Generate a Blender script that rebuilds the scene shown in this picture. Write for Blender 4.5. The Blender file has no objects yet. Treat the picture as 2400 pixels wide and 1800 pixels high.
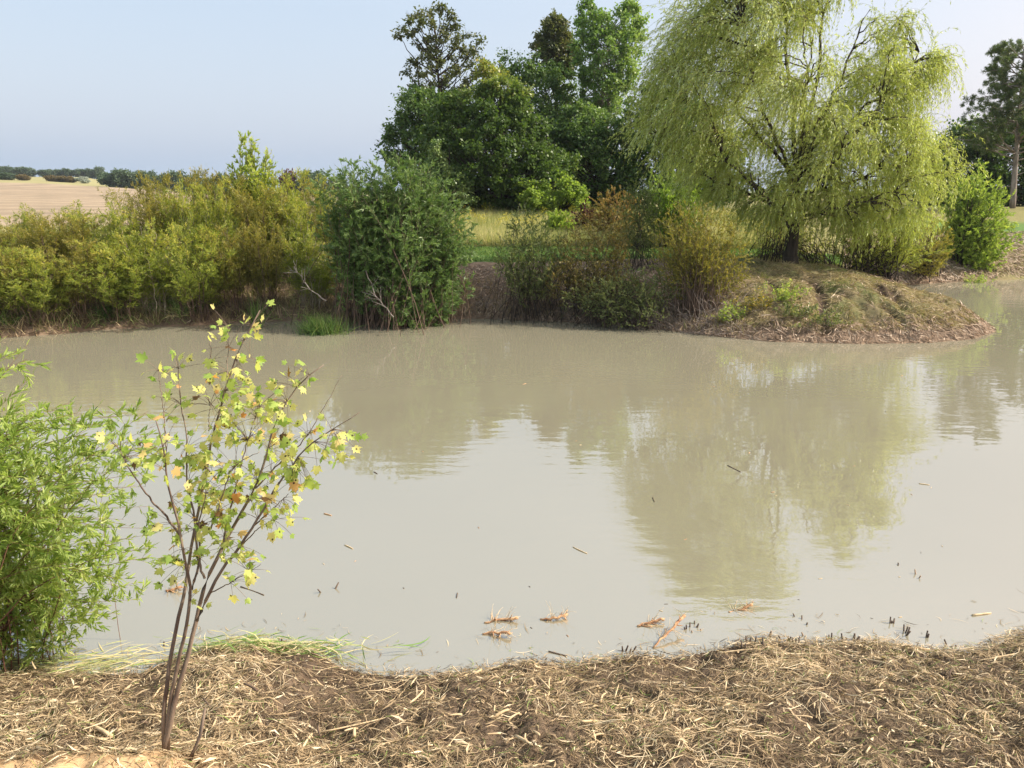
import bpy, math, numpy as np
from math import radians, sin, cos, tan, pi
sc = bpy.context.scene
# ------------------------------------------------------------------ camera
F, CX, CY = 1640.0, 1106.0, 829.5          # the photograph measured as 2212 x 1659
PITCH, CAMZ = radians(14.3), 3.0
cd = bpy.data.cameras.new('camera'); cam = bpy.data.objects.new('camera', cd); sc.collection.objects.link(cam)
cam.location = (0, 0, CAMZ); cam.rotation_euler = (pi/2 - PITCH, 0, 0)
cd.sensor_width = 36.0; cd.lens = 36.0 * F / 2212; cd.clip_start = 0.05; cd.clip_end = 5000
sc.camera = cam
# ------------------------------------------------------------------ sky, sun, exposure
SUN_AZ, SUN_EL = radians(87), radians(41)   # azimuth clockwise from +Y
w = bpy.data.worlds.new('World'); sc.world = w; w.use_nodes = True
nt = w.node_tree; nt.nodes.clear()
sky = nt.nodes.new('ShaderNodeTexSky'); sky.sky_type = 'NISHITA'; sky.sun_disc = False
sky.sun_elevation = SUN_EL; sky.sun_rotation = SUN_AZ
sky.air_density = 1.3; sky.dust_density = 4.0; sky.ozone_density = 1.5; sky.altitude = 0
mx = nt.nodes.new('ShaderNodeMix'); mx.data_type = 'RGBA'; mx.inputs[0].default_value = 0.40
mx.inputs[7].default_value = (5.2, 7.6, 10.5, 1)   # thin high overcast veil over the blue
tcw = nt.nodes.new('ShaderNodeTexCoord'); sep = nt.nodes.new('ShaderNodeSeparateXYZ'); nt.links.new(tcw.outputs['Generated'], sep.inputs[0])
mr = nt.nodes.new('ShaderNodeMapRange'); mr.inputs[1].default_value = 0.20; mr.inputs[2].default_value = 0.50; nt.links.new(sep.outputs[2], mr.inputs[0])
veil = nt.nodes.new('ShaderNodeMix'); veil.data_type = 'RGBA'; nt.links.new(mr.outputs[0], veil.inputs[0])   # the veil thickens and whitens overhead
veil.inputs[6].default_value = (5.2, 7.6, 10.5, 1); veil.inputs[7].default_value = (8.0, 9.8, 11.8, 1); nt.links.new(veil.outputs[2], mx.inputs[7])
bg = nt.nodes.new('ShaderNodeBackground'); bg.inputs[1].default_value = 0.108
out = nt.nodes.new('ShaderNodeOutputWorld')
warm = nt.nodes.new('ShaderNodeMix'); warm.data_type = 'RGBA'; warm.blend_type = 'MULTIPLY'; warm.inputs[0].default_value = 1
warm.inputs[7].default_value = (1.32, 0.88, 0.62, 1)   # dusty air takes the blue out of the sunward glow
nt.links.new(sky.outputs[0], warm.inputs[6]); nt.links.new(warm.outputs[2], mx.inputs[6]); nt.links.new(mx.outputs[2], bg.inputs[0]); nt.links.new(bg.outputs[0], out.inputs[0])
sd_ = bpy.data.lights.new('sun', 'SUN'); sd_.energy = 4.9; sd_.angle = radians(0.6); sd_.color = (1.0, 0.93, 0.82)
sun = bpy.data.objects.new('sun', sd_); sc.collection.objects.link(sun)
sun.rotation_euler = (pi/2 - SUN_EL, 0, pi - SUN_AZ)
vs = sc.view_settings; vs.view_transform = 'Standard'; vs.look = 'None'; vs.exposure = 0.6; vs.gamma = 1
sc.cycles.max_bounces = 8; sc.cycles.transmission_bounces = 4; sc.cycles.diffuse_bounces = 4

# ------------------------------------------------------------------ projection helpers
SP, CP = sin(PITCH), cos(PITCH)
def at(px, py, Y):
    """world point at distance Y ahead of the viewpoint that lies in the direction of a pixel"""
    px = np.asarray(px, float); py = np.asarray(py, float)
    xc = (px - CX)/F; yc = -(py - CY)/F
    d = np.stack([xc + 0*yc, CP + yc*SP, -SP + yc*CP + 0*xc], -1)
    t = np.asarray(Y, float)/d[..., 1]
    return d*t[..., None] + np.array([0, 0, CAMZ])
def on_z(px, py, z=0.0):
    px = np.asarray(px, float); py = np.asarray(py, float)
    xc = (px - CX)/F; yc = -(py - CY)/F
    d = np.stack([xc + 0*yc, CP + yc*SP, -SP + yc*CP + 0*xc], -1)
    t = (z - CAMZ)/d[..., 2]
    return d*t[..., None] + np.array([0, 0, CAMZ])
def x_at(px, Y, z=1.0):
    return (px - CX)/F*(Y*CP - (z - CAMZ)*SP)

# ------------------------------------------------------------------ noise
_pr = np.random.default_rng(99); _T = _pr.random((256, 256))
def vnoise(x, y):
    x = np.asarray(x, float); y = np.asarray(y, float)
    xi = np.floor(x).astype(int); yi = np.floor(y).astype(int); fx = x - xi; fy = y - yi
    fx = fx*fx*(3 - 2*fx); fy = fy*fy*(3 - 2*fy)
    g = lambda a, b: _T[a & 255, b & 255]
    return (g(xi, yi)*(1-fx) + g(xi+1, yi)*fx)*(1-fy) + (g(xi, yi+1)*(1-fx) + g(xi+1, yi+1)*fx)*fy
def fbm(x, y, o=4):
    s = 0; a = 0.5; t = 0
    for i in range(o):
        s = s + a*(vnoise(x*2**i + 17.3*i, y*2**i + 5.1*i) - 0.5); t += a; a *= 0.55
    return s/t
def sstep(a, b, x): t = np.clip((x-a)/(b-a), 0, 1); return t*t*(3-2*t)

# ------------------------------------------------------------------ pond outline and land height
near = [(-900,1330),(-400,1400),(0,1452),(150,1462),(300,1452),(380,1425),(440,1402),(560,1392),(680,1408),(740,1442),(800,1456),(900,1462),(1000,1455),(1080,1440),(1150,1428),(1220,1440),(1300,1428),(1370,1415),(1450,1422),
        (1560,1400),(1660,1382),(1740,1392),(1900,1388),(2000,1408),(2080,1412),(2130,1402),(2190,1375),(2260,1358),(2600,1290),(3300,1150)]
farl = [(-900,760),(-300,748),(0,730),(120,722),(200,714),(330,706),(420,704),(520,696),(700,692),(850,690),(1000,688),(1100,690),(1200,694),(1320,702),(1400,708),(1500,722),(1580,730),(1660,738),(1850,743),(2000,741),(2100,733),(2152,716)]
back = [(2135,17.2),(2100,18.3),(2050,19.6),(2000,21.0),(1960,22.6),(1935,24.3),(1985,25.2),(2100,25.9),(2212,26.8),(2400,27.3),(3000,26)]
P = [tuple(on_z(a, b)[:2]) for a, b in near]
P2 = [tuple(on_z(a, b)[:2]) for a, b in farl] + [(float(x_at(a, Y, 0)), Y) for a, Y in back]
POND = np.array(P + P2[::-1])
def sdist(x, y):
    """signed distance to the shoreline, positive on land"""
    sh = np.shape(x); x = np.ravel(np.asarray(x, float)); y = np.ravel(np.asarray(y, float))
    d = np.full(x.shape, 1e9); ins = np.zeros(x.shape, bool)
    n = len(POND)
    for i in range(n):
        ax, ay = POND[i]; bx, by = POND[(i+1) % n]
        ex, ey = bx-ax, by-ay; L2 = ex*ex+ey*ey
        t = np.clip(((x-ax)*ex + (y-ay)*ey)/L2, 0, 1)
        dd = (x-ax-t*ex)**2 + (y-ay-t*ey)**2
        d = np.minimum(d, dd)
        if ay != by:
            c = ((ay > y) != (by > y)) & (x < (bx-ax)*(y-ay)/(by-ay) + ax)
            ins ^= c
    d = np.sqrt(d)
    return np.where(ins, -d, d).reshape(sh)
SLOTS = [(on_z(a, b, 0.55)[:2], on_z(c, d, 0.45)[:2], w_, dp) for a, b, c, d, w_, dp in
         [(1872,640,1906,664,.15,.26),(1895,634,1950,676,.11,.2),(1756,640,1786,690,.16,.24),(1850,684,1900,722,.17,.28),(1905,664,1956,686,.10,.16),(1655,640,1680,668,.14,.2),(1790,668,1830,684,.10,.13)]]
def slotf(x, y):
    """how deep a point lies in one of the eroded gashes on the face of the point"""
    r = np.zeros(np.shape(x))
    for a, b, w_, dp in SLOTS:
        e = b-a; t = np.clip(((x-a[0])*e[0]+(y-a[1])*e[1])/(e@e), 0, 1)
        d = np.hypot(x-a[0]-t*e[0], (y-a[1]-t*e[1])*0.8) + 0.10*fbm(np.asarray(x)*4, np.asarray(y)*4, 2)
        r = np.maximum(r, dp*0.62*(1-sstep(w_*0.3, w_*1.5, d)))
    return r
def land(x, y):
    yy = np.maximum(y, 1.0); px = np.clip(CX + F*x/yy, -900, 3000)
    z40 = np.interp(px, [0, 700, 1000], [1.50, 1.7, 2.15])
    z200 = CAMZ + 200*(411 - np.interp(px, [-600, 0, 130, 220, 300, 430, 700], [380, 390, 394, 400, 405, 417, 421]))/F
    z320 = CAMZ + 320*(411 - np.interp(px, [-600, 0, 215, 300, 430, 700], [374, 382, 384, 399, 412, 416]))/F
    a = np.where(y < 9, 1.45, 1.2)
    a = 1.45 + (1.15-1.45)*sstep(6, 11, y)
    r = np.where(y < 26, a, 0)
    r = np.where((y >= 26) & (y < 40), 1.15 + (z40-1.15)*(y-26)/14, r)
    r = np.where((y >= 40) & (y < 200), z40 + (z200-z40)*(np.maximum(y-40, 0)/160)**1.15, r)
    r = np.where((y >= 200) & (y < 320), z200 + (z320-z200)*(y-200)/120, r)
    r = np.where(y >= 320, z320, r)
    return r
def height(x, y, sd=None, fine=True):
    x = np.asarray(x, float); y = np.asarray(y, float)
    if sd is None: sd = sdist(x, y)
    s = np.maximum(sd, 0)
    wf = sstep(6, 11, y)
    k = 0.22 + (0.60-0.22)*wf
    h = land(x, y)*(1-np.exp(-k*s))
    m = sstep(0, 0.5, s)
    far = 1 - sstep(30, 60, np.hypot(x, y))
    h = h + m*far*(0.10*fbm(x*0.9, y*0.9, 3) + 0.0*s)
    if fine:
        nearm = 1 - sstep(5, 9, np.hypot(x, y))
        h = h + nearm*sstep(0.0, 0.15, s)*(0.05*fbm(x*2.2, y*2.2, 2) + 0.11*fbm(x*9, y*9, 4))
        # hummocks and trickle grooves on the point under the willow
        mp = sstep(4.2, 5.2, x)*(1-sstep(12.5, 14, x))*sstep(13.5, 14.5, y)*(1-sstep(20, 22, y))
        g = np.abs(vnoise(x*1.1 + 0.5*y, y*0.35 + 9) - 0.5)*2
        h = h + mp*sstep(0.15, 0.8, s)*(0.28*fbm(x*1.4, y*1.2, 4) + 0.10*(sstep(0, 0.3, g) - 0.6) - 0.06*sstep(0.08, 0.20, fbm(x*1.5+7-0.4*y, y*0.9+3, 2)))
        h = h - slotf(x, y)*sstep(0.1, 0.4, s)
        bank = sstep(10, 12, y)*(1-sstep(20, 23, y))*(1-mp)
        h = h + bank*sstep(0.0, 0.5, s)*0.16*fbm(x*2.1+40, y*2.1, 3)
    # heap of loose yellow soil at the bottom left
    h = h + 0.13*np.exp(-(((x+1.88)/0.70)**2 + ((y-2.80)/0.24)**2)**1.3)
    h = np.where(sd < 0, np.maximum(-1.2, 0.22*sd) - 0.01, h)
    return h

# ------------------------------------------------------------------ scene helpers
COL = sc.collection
def tag(o, label=None, cat=None, group=None, kind=None):
    for k, v in (('label', label), ('category', cat), ('group', group), ('kind', kind)):
        if v: o[k] = v
    return o
def empty(name, loc, label, cat, group=None):
    o = bpy.data.objects.new(name, None); COL.objects.link(o); o.location = [float(v) for v in loc]
    o.empty_display_size = 0.2
    return tag(o, label, cat, group)
class Geo:
    def __init__(s): s.v = []; s.f = []; s.n = []; s.t = []; s.c = 0
    def add(s, v, f, tint=None):
        v = np.asarray(v, float).reshape(-1, 3); f = np.asarray(f, int)
        if len(f) == 0: return
        s.v.append(v); s.f.append((f + s.c).ravel()); s.n.append(np.full(len(f), f.shape[1])); s.c += len(v)
        t = np.full(len(f), 0.5) if tint is None else np.broadcast_to(np.asarray(tint, float), (len(f),))
        s.t.append(t)
    def build(s, name, mat, parent=None, loc=None, smooth=False):
        me = bpy.data.meshes.new(name)
        V = np.concatenate(s.v); L = np.concatenate(s.f); N = np.concatenate(s.n); T = np.concatenate(s.t)
        o0 = np.array(parent.location) if parent is not None else (np.array(loc, float) if loc is not None else np.zeros(3))
        V = V - o0
        me.vertices.add(len(V)); me.vertices.foreach_set('co', V.astype(np.float32).ravel())
        me.loops.add(len(L)); me.loops.foreach_set('vertex_index', L.astype(np.int32))
        me.polygons.add(len(N)); me.polygons.foreach_set('loop_start', np.concatenate([[0], np.cumsum(N)[:-1]]).astype(np.int32))
        me.polygons.foreach_set('loop_total', N.astype(np.int32))
        if smooth: me.polygons.foreach_set('use_smooth', np.ones(len(N), bool))
        a = me.attributes.new('tint', 'FLOAT', 'FACE'); a.data.foreach_set('value', T.astype(np.float32))
        me.update(calc_edges=True); me.validate(verbose=False)
        me.materials.append(mat)
        o = bpy.data.objects.new(name, me); COL.objects.link(o)
        if parent is not None: o.parent = parent
        elif loc is not None: o.location = o0
        return o
def copy_thing(root, loc, rz, scale, label=None, group=None):
    r = root.copy(); COL.objects.link(r); r.location = [float(v) for v in loc]; r.rotation_euler = (0, 0, float(rz)); r.scale = scale
    if label: r['label'] = label
    if group: r['group'] = group
    for ch in list(root.children):
        c = ch.copy(); COL.objects.link(c); c.parent = r
    return r
def unit(v): return v/np.maximum(np.linalg.norm(v, axis=-1, keepdims=True), 1e-9)
def rdir(rng, n): return unit(rng.normal(size=(n, 3)))
def perp(t, rng):
    return unit(np.cross(t, rdir(rng, len(t))))
def bez(P0, C, P1, K=6):
    t = np.linspace(0, 1, K+1)[None, :, None]
    return (1-t)**2*P0[:, None] + 2*t*(1-t)*C[:, None] + t*t*P1[:, None]
def grow(P0, d, L, K, droop, wander, rng):
    pts = [P0]; d = unit(d); L = np.broadcast_to(L, (len(P0),))
    for k in range(K):
        d = unit(d + wander*rng.normal(size=d.shape) + np.array([0, 0, -1.0])*np.reshape(droop, (-1, 1)))
        pts.append(pts[-1] + d*(L/K)[:, None])
    return np.stack(pts, 1)
def on_br(B, n, t0, t1, rng, power=1.0):
    N, K1 = B.shape[0], B.shape[1]
    idx = np.repeat(np.arange(N), n); t = t0 + (t1-t0)*rng.random(len(idx))**power
    s = t*(K1-1); i = np.minimum(s.astype(int), K1-2); f = (s-i)[:, None]
    a = B[idx, i]; b = B[idx, i+1]
    return idx, t, a*(1-f)+b*f, unit(b-a)
def side(B, n, t0, t1, L, ang, K, droop, wander, rng):
    idx, t, p, tg = on_br(B, n, t0, t1, rng)
    d = unit(tg*cos(ang) + perp(tg, rng)*sin(ang))
    return grow(p, d, L*(0.5+0.7*rng.random(len(p)))*(1.15-0.6*t), K, droop, wander, rng)
def tubes(g, B, r0, r1, sides=4, tint=None):
    N, K1 = B.shape[:2]
    if N == 0: return
    tg = np.empty_like(B); tg[:, 1:-1] = B[:, 2:]-B[:, :-2]; tg[:, 0] = B[:, 1]-B[:, 0]; tg[:, -1] = B[:, -1]-B[:, -2]
    tg = unit(tg); ref = np.where(np.abs(tg[..., 2:3]) > 0.9, np.array([1.0, 0, 0]), np.array([0, 0, 1.0]))
    u = unit(np.cross(tg, ref)); v = np.cross(tg, u)
    r0 = np.broadcast_to(r0, (N,))[:, None]; r1 = np.broadcast_to(r1, (N,))[:, None]
    t = np.linspace(0, 1, K1)[None]; r = r0*(1-t)+r1*t
    a = np.arange(sides)*2*pi/sides
    V = B[:, :, None] + r[:, :, None, None]*(u[:, :, None]*np.cos(a)[None, None, :, None] + v[:, :, None]*np.sin(a)[None, None, :, None])
    base = (np.arange(N)*K1*sides)[:, None, None] + (np.arange(K1-1)*sides)[None, :, None]
    j = np.arange(sides)[None, None]; j2 = (j+1) % sides
    Fq = np.stack(np.broadcast_arrays(base+j, base+j2, base+sides+j2, base+sides+j), -1).reshape(-1, 4)
    tt = None if tint is None else np.repeat(tint, (K1-1)*sides)
    g.add(V, Fq, tt)
    for end, order in ((0, -1), (K1-1, 1)):   # closed ends
        e = (np.arange(N)*K1*sides)[:, None] + end*sides + np.arange(sides)[None, ::order]
        e = e - 0
        # same vertex block: reuse indices by shifting back into it
        s = g.c - N*K1*sides if end == 0 else g.c - N*K1*sides
        g.f.append((e + s).ravel()); g.n.append(np.full(N, sides)); g.t.append(np.full(N, 0.5) if tint is None else np.asarray(tint, float))
def leaf4(g, p, d, n, L, W, tint):
    d = unit(d); w_ = unit(np.cross(d, n)); L = np.reshape(L, (-1, 1)) if np.ndim(L) else L; W = np.reshape(W, (-1, 1)) if np.ndim(W) else W
    V = np.stack([p, p + d*L*0.45 + w_*W/2, p + d*L, p + d*L*0.45 - w_*W/2], 1)
    g.add(V, np.arange(len(p)*4).reshape(-1, 4), tint)
def leaf_fold(g, p, d, n, L, W, tint, bend=0.2):
    d = unit(d); w_ = unit(np.cross(d, n)); n2 = np.cross(w_, d); L = np.reshape(L, (-1, 1)); W = np.reshape(W, (-1, 1))
    c1 = p + d*L*0.35 - n2*W*0.15; c2 = p + d*L*0.7 - n2*L*bend*0.4
    V = np.stack([p, c1 + w_*W/2, c2 + w_*W*0.33, p + d*L - n2*L*bend, c2 - w_*W*0.33, c1 - w_*W/2, c1 - n2*W*0.12], 1)
    b = (np.arange(len(p))*7)[:, None]
    Fq = np.concatenate([b+[0, 1, 6], b+[0, 6, 5]]); F4 = np.concatenate([b+[6, 1, 2, 3], b+[6, 3, 4, 5]])
    g.add(V, Fq, np.concatenate([tint, tint])); s = g.c - len(p)*7
    g.f.append((F4+s).ravel()); g.n.append(np.full(len(F4), 4)); g.t.append(np.concatenate([tint, tint]))
def ribbons(g, B, Wd, nrm, tint, taper=True):
    N, K1 = B.shape[:2]
    tg = unit(np.gradient(B, axis=1)); w_ = unit(np.cross(tg, nrm[:, None, :]))
    prof = np.sin(np.linspace(0.12 if taper else pi/2, pi-0.12 if taper else pi/2, K1))[None, :, None] if taper else np.ones((1, K1, 1))
    Wd = np.reshape(np.broadcast_to(Wd, (N,)), (-1, 1, 1))
    V = np.stack([B + w_*Wd/2*prof, B - w_*Wd/2*prof], 2)
    b = (np.arange(N)*K1*2)[:, None] + (np.arange(K1-1)*2)[None]
    Fq = np.stack([b, b+1, b+3, b+2], -1).reshape(-1, 4)
    g.add(V, Fq, np.repeat(tint, K1-1))
def blade(g, B, Wd, nrm, tint):
    """grass blade: wide at the base, pointed at the tip"""
    N, K1 = B.shape[:2]
    tg = unit(np.gradient(B, axis=1)); w_ = unit(np.cross(tg, nrm[:, None, :]))
    prof = (1-np.linspace(0, 0.96, K1)**1.6)[None, :, None]; Wd = np.reshape(np.broadcast_to(Wd, (N,)), (-1, 1, 1))
    V = np.stack([B + w_*Wd/2*prof, B - w_*Wd/2*prof], 2)
    b = (np.arange(N)*K1*2)[:, None] + (np.arange(K1-1)*2)[None]
    g.add(V, np.stack([b, b+1, b+3, b+2], -1).reshape(-1, 4), np.repeat(tint, K1-1))

# ------------------------------------------------------------------ materials
def base_mat(name):
    m = bpy.data.materials.new(name); m.use_nodes = True; n = m.node_tree; n.nodes.clear()
    return m, n, n.nodes.new('ShaderNodeOutputMaterial')
def ramp(n, stops):
    r = n.nodes.new('ShaderNodeValToRGB'); e = r.color_ramp.elements
    while len(e) > 1: e.remove(e[-1])
    e[0].position = stops[0][0]; e[0].color = (*stops[0][1], 1)
    for p, c in stops[1:]:
        k = e.new(p); k.color = (*c, 1)
    return r
def leafmat(name, stops, trans=0.35, rough=0.55, spec=0.25, spots=False):
    m, n, o = base_mat(name); L = n.links
    a = n.nodes.new('ShaderNodeAttribute'); a.attribute_name = 'tint'
    r = ramp(n, stops); L.new(a.outputs['Fac'], r.inputs[0]); colour = r.outputs[0]
    if spots:
        tc = n.nodes.new('ShaderNodeTexCoord'); v = n.nodes.new('ShaderNodeTexVoronoi'); v.inputs['Scale'].default_value = 42
        L.new(tc.outputs['Object'], v.inputs['Vector'])
        r2 = ramp(n, [(0.0, (0.06, 0.045, 0.03)), (0.15, (0.08, 0.06, 0.03)), (0.22, (1, 1, 1)), (1, (1, 1, 1))]); L.new(v.outputs['Distance'], r2.inputs[0])
        mm = n.nodes.new('ShaderNodeMix'); mm.data_type = 'RGBA'; mm.blend_type = 'MULTIPLY'; mm.inputs[0].default_value = 1
        L.new(colour, mm.inputs[6]); L.new(r2.outputs[0], mm.inputs[7]); colour = mm.outputs[2]
    p = n.nodes.new('ShaderNodeBsdfPrincipled'); p.inputs['Roughness'].default_value = rough
    p.inputs['Specular IOR Level'].default_value = spec
    L.new(colour, p.inputs['Base Color'])
    t = n.nodes.new('ShaderNodeBsdfTranslucent')
    mm = n.nodes.new('ShaderNodeMix'); mm.data_type = 'RGBA'; mm.blend_type = 'MULTIPLY'; mm.inputs[0].default_value = 1
    mm.inputs[7].default_value = (1.3, 1.35, 0.7, 1); L.new(colour, mm.inputs[6]); L.new(mm.outputs[2], t.inputs['Color'])
    s = n.nodes.new('ShaderNodeMixShader'); s.inputs[0].default_value = min(0.5, trans*1.22)
    L.new(p.outputs[0], s.inputs[1]); L.new(t.outputs[0], s.inputs[2]); L.new(s.outputs[0], o.inputs[0])
    return m
def barkmat(name, c1, c2, scale=14, rough=0.85, bump=0.4, stretch=0.25):
    m, n, o = base_mat(name); L = n.links
    tc = n.nodes.new('ShaderNodeTexCoord'); mp = n.nodes.new('ShaderNodeMapping'); mp.inputs['Scale'].default_value = (1, 1, stretch)
    L.new(tc.outputs['Object'], mp.inputs[0])
    ns = n.nodes.new('ShaderNodeTexNoise'); ns.inputs['Scale'].default_value = scale; ns.inputs['Detail'].default_value = 5
    L.new(mp.outputs[0], ns.inputs['Vector'])
    r = ramp(n, [(0.3, c1), (0.7, c2)]); L.new(ns.outputs['Fac'], r.inputs[0])
    p = n.nodes.new('ShaderNodeBsdfPrincipled'); p.inputs['Roughness'].default_value = rough; p.inputs['Specular IOR Level'].default_value = 0.25
    L.new(r.outputs[0], p.inputs['Base Color'])
    b = n.nodes.new('ShaderNodeBump'); b.inputs['Strength'].default_value = bump; b.inputs['Distance'].default_value = 0.02
    L.new(ns.outputs['Fac'], b.inputs['Height']); L.new(b.outputs[0], p.inputs['Normal']); L.new(p.outputs[0], o.inputs[0])
    return m
def tintmat(name, stops, rough=0.7, trans=0.0): return leafmat(name, stops, trans, rough, 0.2)

M = {}
M['bark_dark'] = barkmat('bark_dark', (0.018, 0.014, 0.011), (0.07, 0.056, 0.042))
M['bark_brown'] = barkmat('bark_brown', (0.07, 0.045, 0.03), (0.17, 0.12, 0.085))
M['bark_grey'] = barkmat('bark_grey', (0.16, 0.14, 0.12), (0.34, 0.30, 0.26))
M['bark_pine'] = barkmat('bark_pine', (0.15, 0.12, 0.10), (0.36, 0.31, 0.27), 8)
M['bark_sapling'] = barkmat('bark_sapling', (0.10, 0.062, 0.045), (0.30, 0.235, 0.17), 16, 0.7, 0.5, 0.3)
M['twig_red'] = barkmat('twig_red', (0.11, 0.05, 0.03), (0.22, 0.12, 0.07), 20)
M['twig_pale'] = barkmat('twig_pale', (0.22, 0.18, 0.12), (0.42, 0.36, 0.26), 20)
M['twig_yellow'] = barkmat('twig_yellow', (0.16, 0.14, 0.04), (0.30, 0.26, 0.09), 20)

# ground material: soil colour from position zones, roughened by noise
def groundmat():
    m, n, o = base_mat('soil_and_grass'); L = n.links
    a = n.nodes.new('ShaderNodeAttribute'); a.attribute_name = 'soil'
    tc = n.nodes.new('ShaderNodeTexCoord')
    n1 = n.nodes.new('ShaderNodeTexNoise'); n1.inputs['Scale'].default_value = 9; n1.inputs['Detail'].default_value = 8; n1.inputs['Roughness'].default_value = 0.7
    n2 = n.nodes.new('ShaderNodeTexNoise'); n2.inputs['Scale'].default_value = 0.35; n2.inputs['Detail'].default_value = 6
    L.new(tc.outputs['Object'], n1.inputs['Vector']); L.new(tc.outputs['Object'], n2.inputs['Vector'])
    r1 = ramp(n, [(0.25, (0.55, 0.53, 0.5)), (0.5, (1, 1, 1)), (0.8, (1.35, 1.33, 1.28))]); L.new(n1.outputs['Fac'], r1.inputs[0])
    r2 = ramp(n, [(0.3, (0.86, 0.86, 0.84)), (0.7, (1.1, 1.08, 1.05))]); L.new(n2.outputs['Fac'], r2.inputs[0])
    x = n.nodes.new('ShaderNodeMix'); x.data_type = 'RGBA'; x.blend_type = 'MULTIPLY'; x.inputs[0].default_value = 1
    y = n.nodes.new('ShaderNodeMix'); y.data_type = 'RGBA'; y.blend_type = 'MULTIPLY'; y.inputs[0].default_value = 1
    L.new(a.outputs['Color'], x.inputs[6]); L.new(r1.outputs[0], x.inputs[7]); L.new(x.outputs[2], y.inputs[6]); L.new(r2.outputs[0], y.inputs[7])
    p = n.nodes.new('ShaderNodeBsdfPrincipled'); p.inputs['Roughness'].default_value = 0.9; p.inputs['Specular IOR Level'].default_value = 0.15
    L.new(y.outputs[2], p.inputs['Base Color'])
    b = n.nodes.new('ShaderNodeBump'); b.inputs['Strength'].default_value = 0.6; b.inputs['Distance'].default_value = 0.03
    L.new(n1.outputs['Fac'], b.inputs['Height']); L.new(b.outputs[0], p.inputs['Normal']); L.new(p.outputs[0], o.inputs[0])
    return m
M['ground'] = groundmat()
def watermat():
    m, n, o = base_mat('muddy_water'); L = n.links
    tc = n.nodes.new('ShaderNodeTexCoord')
    mp = n.nodes.new('ShaderNodeMapping'); mp.inputs['Scale'].default_value = (1.0, 2.2, 1); L.new(tc.outputs['Object'], mp.inputs[0])
    a = n.nodes.new('ShaderNodeTexNoise'); a.inputs['Scale'].default_value = 3.2; a.inputs['Detail'].default_value = 3; a.inputs['Roughness'].default_value = 0.5; L.new(mp.outputs[0], a.inputs['Vector'])
    b = n.nodes.new('ShaderNodeTexNoise'); b.inputs['Scale'].default_value = 0.8; b.inputs['Detail'].default_value = 2; L.new(mp.outputs[0], b.inputs['Vector'])
    c = n.nodes.new('ShaderNodeTexNoise'); c.inputs['Scale'].default_value = 0.22; c.inputs['Detail'].default_value = 3; L.new(tc.outputs['Object'], c.inputs['Vector'])
    rc = ramp(n, [(0.40, (0.05,)*3), (0.62, (1.3,)*3)]); L.new(c.outputs['Fac'], rc.inputs[0])
    ml = n.nodes.new('ShaderNodeMath'); ml.operation = 'MULTIPLY'; L.new(a.outputs['Fac'], ml.inputs[0]); L.new(rc.outputs[0], ml.inputs[1])
    ad = n.nodes.new('ShaderNodeMath'); ad.operation = 'MULTIPLY_ADD'; L.new(b.outputs['Fac'], ad.inputs[0]); ad.inputs[1].default_value = 1.6; L.new(ml.outputs[0], ad.inputs[2])
    bp = n.nodes.new('ShaderNodeBump'); bp.inputs['Strength'].default_value = 1; bp.inputs['Distance'].default_value = 0.0026; L.new(ad.outputs[0], bp.inputs['Height'])
    silt = ramp(n, [(0.3, (0.222, 0.208, 0.145)), (0.7, (0.248, 0.232, 0.164))]); L.new(c.outputs['Fac'], silt.inputs[0])
    p = n.nodes.new('ShaderNodeBsdfPrincipled'); p.inputs['Roughness'].default_value = 0.0; p.inputs['IOR'].default_value = 3.4
    L.new(silt.outputs[0], p.inputs['Base Color']); L.new(bp.outputs[0], p.inputs['Normal']); L.new(p.outputs[0], o.inputs[0])
    return m
M['water'] = watermat()

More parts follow.
